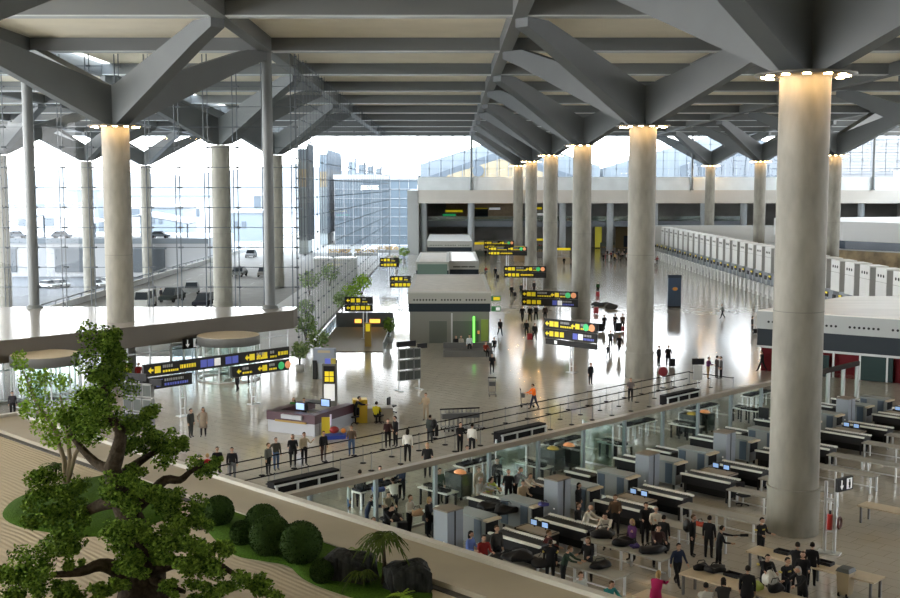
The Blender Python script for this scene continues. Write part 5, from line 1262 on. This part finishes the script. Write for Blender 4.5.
# luggage carried or rolled
def suitcase(label,loc,m,s=1.0,rz=0):
    t=thing('suitcase',label,'suitcase',loc,rz); MB().bb(-.22*s,.22*s,-.13*s,.13*s,.07,.68*s).build('shell',m,t)
    h=MB(); h.tube([(-.1*s,.1*s,.66*s),(-.1*s,.12*s,1.0*s),(.1*s,.12*s,1.0*s),(.1*s,.1*s,.66*s)],.014,5); h.build('pull_handle',BLACK,t)
    for x in (-.17*s,.17*s): MB().cyl((x-.02,.1*s,.05),(x+.02,.1*s,.05),.05,n=8).build('wheel',RUBBER,t)
red=mat('case_red',(.36,.02,.03),.4)
for x,y,m,l,s in ((514.8,297,BLACK,'black suitcase rolled by the dark figure far up the hall',1),(529.8,340.2,red,'red suitcase pulled by the person in the black coat',1),(486.5,353,mat('case_green',(.06,.2,.06)),'pale green bundle beside the seat island',1),(622.6,331.5,red,'small red suitcase in the group left of the second column',.8),(597.5,297,red,'red suitcase standing far up the hall',1.1),(596,314,red,'red suitcase behind the nearest hall sign',1.2),(672,366.8,BLACK,'black suitcase beside the person in the black coat by the column',1),(434,437,BLACK,'black suitcase beside the person with backpack',1.1),(497.5,279,BLACK,'black suitcase of the far figure right of the kiosk',1),(437,538,BLACK,'black suitcase beside the blonde woman in black',1),(402,537,BLACK,'black suitcase beside the man with a tan bag',1),(618,332,BLACK,'black suitcase pile pushed behind the nearest hall sign',1.4),(601,332,BLACK,'large black case on the left of the pushed luggage',1.3),(755,334,BLACK,'dark bag beside the figure at the check-in end',.8)):
    suitcase(l,P(x,y),m,s,.2)
for x,y,l,s in ((600.6,306,'heap of dark luggage lying far up the hall',(2.2,1.1,.6)),(611,309,'smaller heap of dark luggage right of the first heap',(1.6,.9,.8))):
    bag(l,P(x,y),s,mat('luggage_dark',(.03,.032,.035),.5),0,'luggage_heap')
t=thing('backpack','black backpack worn by the person in dark green at the queue','backpack',P(434,443.6)+Vector((0,-.1,.95)),.3); MB().ell((0,0,.25),(.2,.14,.28)).build('pack_body',BLACK,t); MB().ell((0,-.12,.18),(.13,.05,.13)).build('front_pocket',BLACK,t)
t=thing('backpack','dark backpack on the person in the black hoodie','backpack',P(687,556)+Vector((0,.1,.98)),-.8); MB().ell((0,0,.25),(.18,.16,.28)).build('pack_body',mat('pack_grey',(.03,.035,.04)),t); MB().ell((0,-.13,.18),(.12,.05,.12)).build('front_pocket',BLACK,t)
p=P(718.5,569); t=thing('hand_wand','long dark wand held out by the guard','wand',(p.x+.55,p.y+.02,1.36),0); MB().cyl((0,0,0),(.28,0,0),.025,n=8).build('grip',BLACK,t); MB().bb(.28,.6,-.03,.03,-.05,.05).build('blade',BLACK,t)
# ---------------------------------------------------------------- balcony garden in the foreground
GZ=7.0
def G(x,y,z=0.): p=P(x,y,GZ); return Vector((p.x,p.y,GZ+z))
ue=17.1; we=-38.2
cor=lambda u,w:(UW(u,w).x,UW(u,w).y)
struct(MB().prism([cor(ue,we),cor(ue,6),cor(4,6),cor(-8,-8),cor(-8,we)],5.6,GZ-.02),'floor_balcony',PALEC,None,'balcony slab carrying the garden','balcony')
struct(MB().prism([cor(ue-.3,we+.3),cor(ue-.3,5.5),cor(ue-.6,5.5),cor(ue-.6,we+.3)],0,5.6),'wall_balcony',PALEC,None,'wall under the garden balcony','wall')
LED=mat('ledge_beige',(.36,.325,.255),.55,noise=.06,nscale=.8)
struct(MB().prism([cor(ue,we),cor(ue,6),cor(ue-1.45,6),cor(ue-1.45,we+1.45),cor(-8,we+1.45),cor(-8,we)],GZ-.02,GZ+.16),'trim_2_ledge',LED,None,'broad beige ledge around the garden balcony','ledge')
cp_=MB().prism([cor(ue+.16,we-.16),cor(ue+.16,6),cor(ue-.05,6),cor(ue-.05,we+.05),cor(-8,we+.05),cor(-8,we-.16)],GZ-.3,GZ+.26)
struct(cp_,'trim_3',mat('coping_pale',(.50,.49,.44),.4),None,'pale rounded coping along the balcony edge','trim')
k1=ue-1.45
struct(MB().prism([cor(k1,we+1.45),cor(k1,6),cor(k1-.16,6),cor(k1-.16,we+1.61),cor(-8,we+1.61),cor(-8,we+1.45)],GZ-.02,GZ+.05),'trim_4',mat('kerb_shadowed',(.04,.039,.036),.6),None,'kerb strip inside the ledge with its shadow painted in','trim')  # grey kerb darkened so its colour carries the shadow beside the ledge
gr=MB().prism([cor(k1-.16,we+1.61),cor(k1-.16,5.8),cor(4,5.8),cor(-8,-8),cor(-8,we+1.61)],GZ-.02,GZ+.02).build('gravel_bed',GRAVEL); tag(gr,'raked pale gravel with curving furrows in the foreground garden','gravel',None,'stuff')
def lawn(name,label,pts,h=.12):
    q=[G(x,y) for x,y in pts]; n=len(q); out=[]
    for i in range(n):   # smooth outline
        for s in range(4):
            t=s/4; a,b,c,d=q[i-1],q[i],q[(i+1)%n],q[(i+2)%n]
            out.append(.5*((2*b)+(c-a)*t+(2*a-5*b+4*c-d)*t*t+(3*b-a-3*c+d)*t**3))
    c=sum(out,Vector())/len(out); m=MB(); N=len(out); vs=[]
    for sc,z in ((1,0.01),(.97,h*.6),(.8,h),(.4,h*1.15)):
        vs+= [c+(p-c)*sc+Vector((0,0,z)) for p in out]
    fs=[(i*N+k,i*N+(k+1)%N,(i+1)*N+(k+1)%N,(i+1)*N+k) for i in range(3) for k in range(N)]+[tuple(3*N+k for k in range(N))]
    o=m.add(vs,fs,0,True).build(name,GRASS); tag(o,label,'grass',None,'stuff'); return o
lawn('lawn','mown grass bed around the clipped balls and rocks',[(196,512),(214,540),(234,556),(262,562),(288,567),(303,580),(330,592),(375,604),(425,604),(432,592),(412,574),(366,553),(318,531),(260,506),(220,495)])
lawn('lawn','round grass island under the bonsai tree',[(2,514),(20,498),(70,484),(130,474),(178,486),(176,512),(140,530),(90,538),(45,533),(14,526)])
def ball(label,x,y,r):
    p=G(x,y,.08); t=thing('clipped_ball_bush',label,'bush',p,0,'clipped ball bushes'); rnd=random.Random(int(x))
    MB().cyl((0,0,-.08),(0,0,.2),.05,n=6).build('stem',BARK,t)
    MB().ell((0,0,r*.92),r*.97,20,14).build('core',LEAFD,t); f=MB()
    for k in range(2600):
        v=Vector((rnd.gauss(0,1),rnd.gauss(0,1),rnd.gauss(0,1))).normalized()
        if v.z<-.85: continue
        c=Vector((0,0,r*.92))+v*r*rnd.uniform(.95,1.02); a=(v+Vector((rnd.gauss(0,.7),rnd.gauss(0,.7),rnd.gauss(0,.7)))).normalized(); b=a.orthogonal().normalized(); l=.022
        f.add([c-a*l,c+b*l*.7,c+a*l,c-b*l*.7],[(0,1,2,3)])
    f.build('leaves',LEAFD,t)
ball('clipped dark ball bush nearest the bonsai, partly behind its twigs',219,528,.36)
ball('clipped ball bush at the back, between the ledge and the largest ball',263,541,.40)
ball('clipped ball bush in the middle of the grass, in front of the back one',270,558,.46)
ball('clipped ball bush at the right, closest to the rocks',301,566,.46)
ball('small dark ball bush in the shade left of the middle ball',243,548,.28)
ball('low dark cushion bush in front of the rocks',322,586,.24)
def rock(label,x,y,r,rz,seed):
    p=G(x,y); t=MB(); rnd=random.Random(seed); n,m=18,10; vs=[]
    for i in range(m+1):
        ph=PI*i/m
        for k in range(n):
            th=2*PI*k/n; cx,cy,cz=math.sin(ph)*math.cos(th),math.sin(ph)*math.sin(th),math.cos(ph)
            e=.55; f=lambda v:math.copysign(abs(v)**e,v)
            q=1+.08*math.sin(5*th+seed)+.06*math.sin(9*th+3*ph*2)+rnd.uniform(-.05,.05)
            vs.append((f(cx)*r[0]*q,f(cy)*r[1]*q,f(cz)*r[2]*(1+.12*math.sin(3*th+seed)*(cz>0))+r[2]*.8))
    t.add(vs,[(i*n+k,(i+1)*n+k,(i+1)*n+(k+1)%n,i*n+(k+1)%n) for i in range(m) for k in range(n)])
    o=t.build('boulder',ROCK,None,p,rz); tag(o,label,'rock'); return o
rock('long grooved dark boulder left of the little palm',350,583,(.56,.32,.36),-.35,1)
rock('blocky dark boulder right of the little palm',408,592,(.46,.36,.34),.2,5)
def frond_plant(name,label,x,y,hs,n,ln,seed,m=LEAF,droop=.9):
    p=G(x,y,.05); t=thing(name,label,'plant',p,0); rnd=random.Random(seed)
    if hs>.1: MB().tube([(0,0,-.05),(.03,.01,hs*.5),(0,.02,hs)],[.05,.04,.035],7).build('trunk',BARK,t)
    for k in range(n):
        a=2*PI*k/n+rnd.uniform(-.2,.2); el=rnd.uniform(.3,1.2); d=Vector((math.cos(a),math.sin(a),0)); f=MB(); pts=[]
        L=ln*rnd.uniform(.8,1.1)
        for i in range(7):
            s=i/6; pts.append(Vector((0,0.02,hs))+d*L*s*math.cos(el*(1-s*.5))+Vector((0,0,L*(math.sin(el)*s-droop*s*s))))
        sd=Vector((-d.y,d.x,0))
        for i in range(1,7):
            for sx in (-1,1):
                w=.16*ln*math.sin(PI*min(.97,(i+.5)/7.2)); q=pts[i]; dn=(pts[i]-pts[i-1])
                f.add([pts[i-1],pts[i-1]+dn*.55,q+sd*sx*w+dn*.5-Vector((0,0,w*.5)),pts[i-1]+sd*sx*w*.6+dn*.2],[(0,1,2,3)])
        f.tube(pts,.008,4); f.build('frond',m,t)
LEAFQ=leafmat('palm_leaf',(.02,.045,.012),(.07,.10,.02))
frond_plant('palm','little palm growing between the two dark boulders',383,590,1.0,20,.62,3,LEAFQ,1.1)
frond_plant('fern','spiky fern in front of the left boulder',362,590,.3,16,.5,4,LEAFQ)
frond_plant('fern','spiky fern behind the left boulder',356,572,.35,9,.45,5)
frond_plant('shrub_tuft','yellow-green tuft in front of the right boulder',402,602,.05,12,.3,6,LEAFB,.5)
frond_plant('cycad','dark spiky cycad left of the bonsai trunk',55,478,.25,12,.6,8,LEAFD)
# bonsai tree: thick trunk, twisting limbs, clouds of small leaves
TP=G(143,600); TY=TP.y
tree=thing('bonsai_tree','large bonsai tree with a thick gnarled trunk and cloud-shaped leaf pads','tree',TP)
def TL(x,y,dy=0.): return D(x,y,TY+dy)-TP
MB().tube([(0,0,-.05),TL(143,585),TL(147,560),TL(135,530),TL(122,500),TL(112,470)],[.52,.44,.36,.27,.22,.17],12).build('trunk',BARK,tree)
def limb(pts,r0,r1):
    q=[TL(*p) for p in pts]; n=len(q); out=[]; rs=[]
    for i in range(n-1):
        for s in range(3):
            t=s/3; a,b,c,d=q[max(i-1,0)],q[i],q[i+1],q[min(i+2,n-1)]
            out.append(.5*((2*b)+(c-a)*t+(2*a-5*b+4*c-d)*t*t+(3*b-a-3*c+d)*t**3)); rs.append(r0+(r1-r0)*(i+t)/(n-1))
    out.append(q[-1]); rs.append(r1); MB().tube(out,rs,8).build('branch',BARK,tree)
limb([(112,470),(118,450),(120,430),(106,410),(104,380),(102,355)],.17,.03)
limb([(112,470,0),(95,462,.3),(75,440,.5),(70,425,.6)],.12,.03)
limb([(140,585,0),(118,570,-.3),(100,565,-.5),(80,572,-.7),(50,575,-.8)],.2,.05)
limb([(147,572,0),(170,563,-.3),(190,562,-.5),(210,560,-.6),(240,578,-.7)],.17,.04)
limb([(120,500,0),(100,505,.3),(75,515,.5),(55,505,.5)],.16,.04)
limb([(128,515,0),(150,495,.3),(165,480,.4),(180,480,.5),(190,472,.5),(203,465,.5)],.14,.03)
limb([(118,480,0),(135,465,.5),(150,455,.6),(165,445,.7)],.12,.03)
limb([(145,560,0),(130,545,-.6),(120,535,-.8)],.12,.04)
limb([(145,575,0),(165,585,-.6),(185,592,-.8)],.12,.04)
limb([(120,430,0),(135,425,.2),(145,420,.3)],.06,.02)
PADS=[(100,352,24,30,0),(112,348,18,20,.2),(92,385,28,26,0),(112,382,24,26,.2),(100,415,34,24,0),(78,428,26,20,.4),(135,425,22,18,.2),(150,412,14,12,.3),(128,445,22,14,.3),
 (166,452,22,22,.6),(150,442,14,14,.6),(180,445,10,10,.6),(203,467,20,12,.5),(215,462,8,8,.5),(45,488,26,20,.4),(60,500,28,22,.5),(40,515,20,18,.3),(62,535,24,22,.2),(75,520,18,22,.3),
 (122,490,24,18,-.4),(148,500,24,20,-.3),(135,478,18,14,.2),(185,507,24,20,.3),(200,520,16,16,.3),(170,495,16,14,.3),
 (118,535,28,20,-.8),(150,540,32,26,-.6),(178,535,20,20,-.4),(130,560,24,20,-.8),(165,555,20,18,-.6),
 (32,565,34,26,-.8),(55,580,30,22,-.9),(12,585,24,20,-.9),(75,565,14,12,-.7),(70,595,20,12,-.9),
 (205,548,28,20,-.6),(222,552,18,14,-.6),(200,572,26,22,-.8),(226,580,26,18,-.8),(205,595,24,14,-.9),(252,582,18,14,-.7),(268,590,18,12,-.7),(105,592,20,14,-.9),(120,585,14,10,-.9),(172,590,12,12,-.9)]
tr_=random.Random(5)
for (x,y,rx,rz,dy) in PADS:
    c=TL(x,y,dy); subs=[(Vector((tr_.uniform(-.75,.75),tr_.uniform(-.6,.6),tr_.uniform(-.75,.75))),tr_.uniform(.36,.6)) for _ in range(8)]; k=(TY+dy)/F*1.02; a,bz=rx*k*.86,rz*k*.86; f=MB(); n=int(300+ (rx*rz)*2.3)
    for i in range(n):
        v=Vector((tr_.gauss(0,1),tr_.gauss(0,1),tr_.gauss(0,1))).normalized()*(tr_.random()**.4)
        o_,s_=subs[i%len(subs)]; p=c+Vector((o_.x*a+v.x*a*s_,o_.y*a+v.y*a*.8*s_,o_.z*bz+v.z*bz*s_)); q=Vector((tr_.gauss(0,1),tr_.gauss(0,1),tr_.gauss(0,.7))).normalized(); b=q.orthogonal().normalized(); l=tr_.uniform(.024,.044)
        f.add([p-q*l,p+b*l*.6,p+q*l,p-b*l*.6],[(0,1,2,3)])
    f.build('leaf_pad',LEAF,tree)
# slender light green tree behind
SP=G(66,486); t=thing('young_tree','slender light green tree behind the bonsai at left','tree',SP); SY=SP.y
def SL(x,y,dy=0): return D(x,y,SY+dy)-SP
for pts in ([(66,486),(64,460),(55,430),(35,400),(22,368)],[(66,486),(70,460),(66,420),(60,395)],[(66,486),(75,455),(88,430),(95,405)]):
    q=[SL(*p) for p in pts]; MB().tube(q,[.09-.07*i/(len(q)-1) for i in range(len(q))],6).build('stem',mat('pale_bark',(.20,.16,.10),.8),t)
for (x,y,rx,rz) in ((20,362,9,12),(30,382,14,14),(45,378,10,10),(38,402,14,16),(26,410,8,10),(62,382,10,10),(60,415,20,18),(42,425,14,14),(85,400,16,18),(75,435,20,14),(95,430,16,14),(55,440,14,10)):
    c=SL(x,y); k=SY/F*1.02; a,bz=rx*k,rz*k; f=MB()
    for i in range(int(90+rx*rz*.9)):
        v=Vector((tr_.gauss(0,1),tr_.gauss(0,1),tr_.gauss(0,1))).normalized()*(tr_.random()**.4)
        p=c+Vector((v.x*a,v.y*a*.8,v.z*bz)); q=Vector((tr_.gauss(0,1),tr_.gauss(0,1),tr_.gauss(0,.7))).normalized(); b=q.orthogonal().normalized(); l=tr_.uniform(.035,.065)
        f.add([p-q*l,p+b*l*.5,p+q*l,p-b*l*.5],[(0,1,2,3)])
    f.build('leaf_cluster',LEAFB,t)
# ---------------------------------------------------------------- light and camera
w=bpy.data.worlds.new('World'); SC.world=w; w.use_nodes=True; nt=w.node_tree
bg=nt.nodes['Background']; tc=nt.nodes.new('ShaderNodeTexCoord'); sx=nt.nodes.new('ShaderNodeSeparateXYZ')
cr=nt.nodes.new('ShaderNodeValToRGB'); cr.color_ramp.elements[0].position=.0; cr.color_ramp.elements[0].color=(1,1,1,1)
cr.color_ramp.elements[1].position=.7; cr.color_ramp.elements[1].color=(.72,.84,1,1)
nt.links.new(tc.outputs['Generated'],sx.inputs[0]); nt.links.new(sx.outputs['Z'],cr.inputs[0]); nt.links.new(cr.outputs[0],bg.inputs['Color'])
bg.inputs['Strength'].default_value=11
cam=bpy.data.cameras.new('Camera'); co=bpy.data.objects.new('Camera',cam); COL.objects.link(co)
cam.sensor_width=36; cam.lens=46; cam.clip_end=3000; cam.clip_start=.1
co.location=(0,0,H); co.rotation_euler=(PI/2-PITCH,0,0); SC.camera=co
SC.view_settings.view_transform='Standard'; SC.view_settings.look='None'; SC.view_settings.gamma=1; SC.view_settings.use_curve_mapping=False
SC.view_settings.exposure=0.27
SC.cycles.use_denoising=True; SC.cycles.max_bounces=10; SC.cycles.diffuse_bounces=5; SC.cycles.transparent_max_bounces=24
SC.cycles.caustics_reflective=False; SC.cycles.sample_clamp_indirect=8
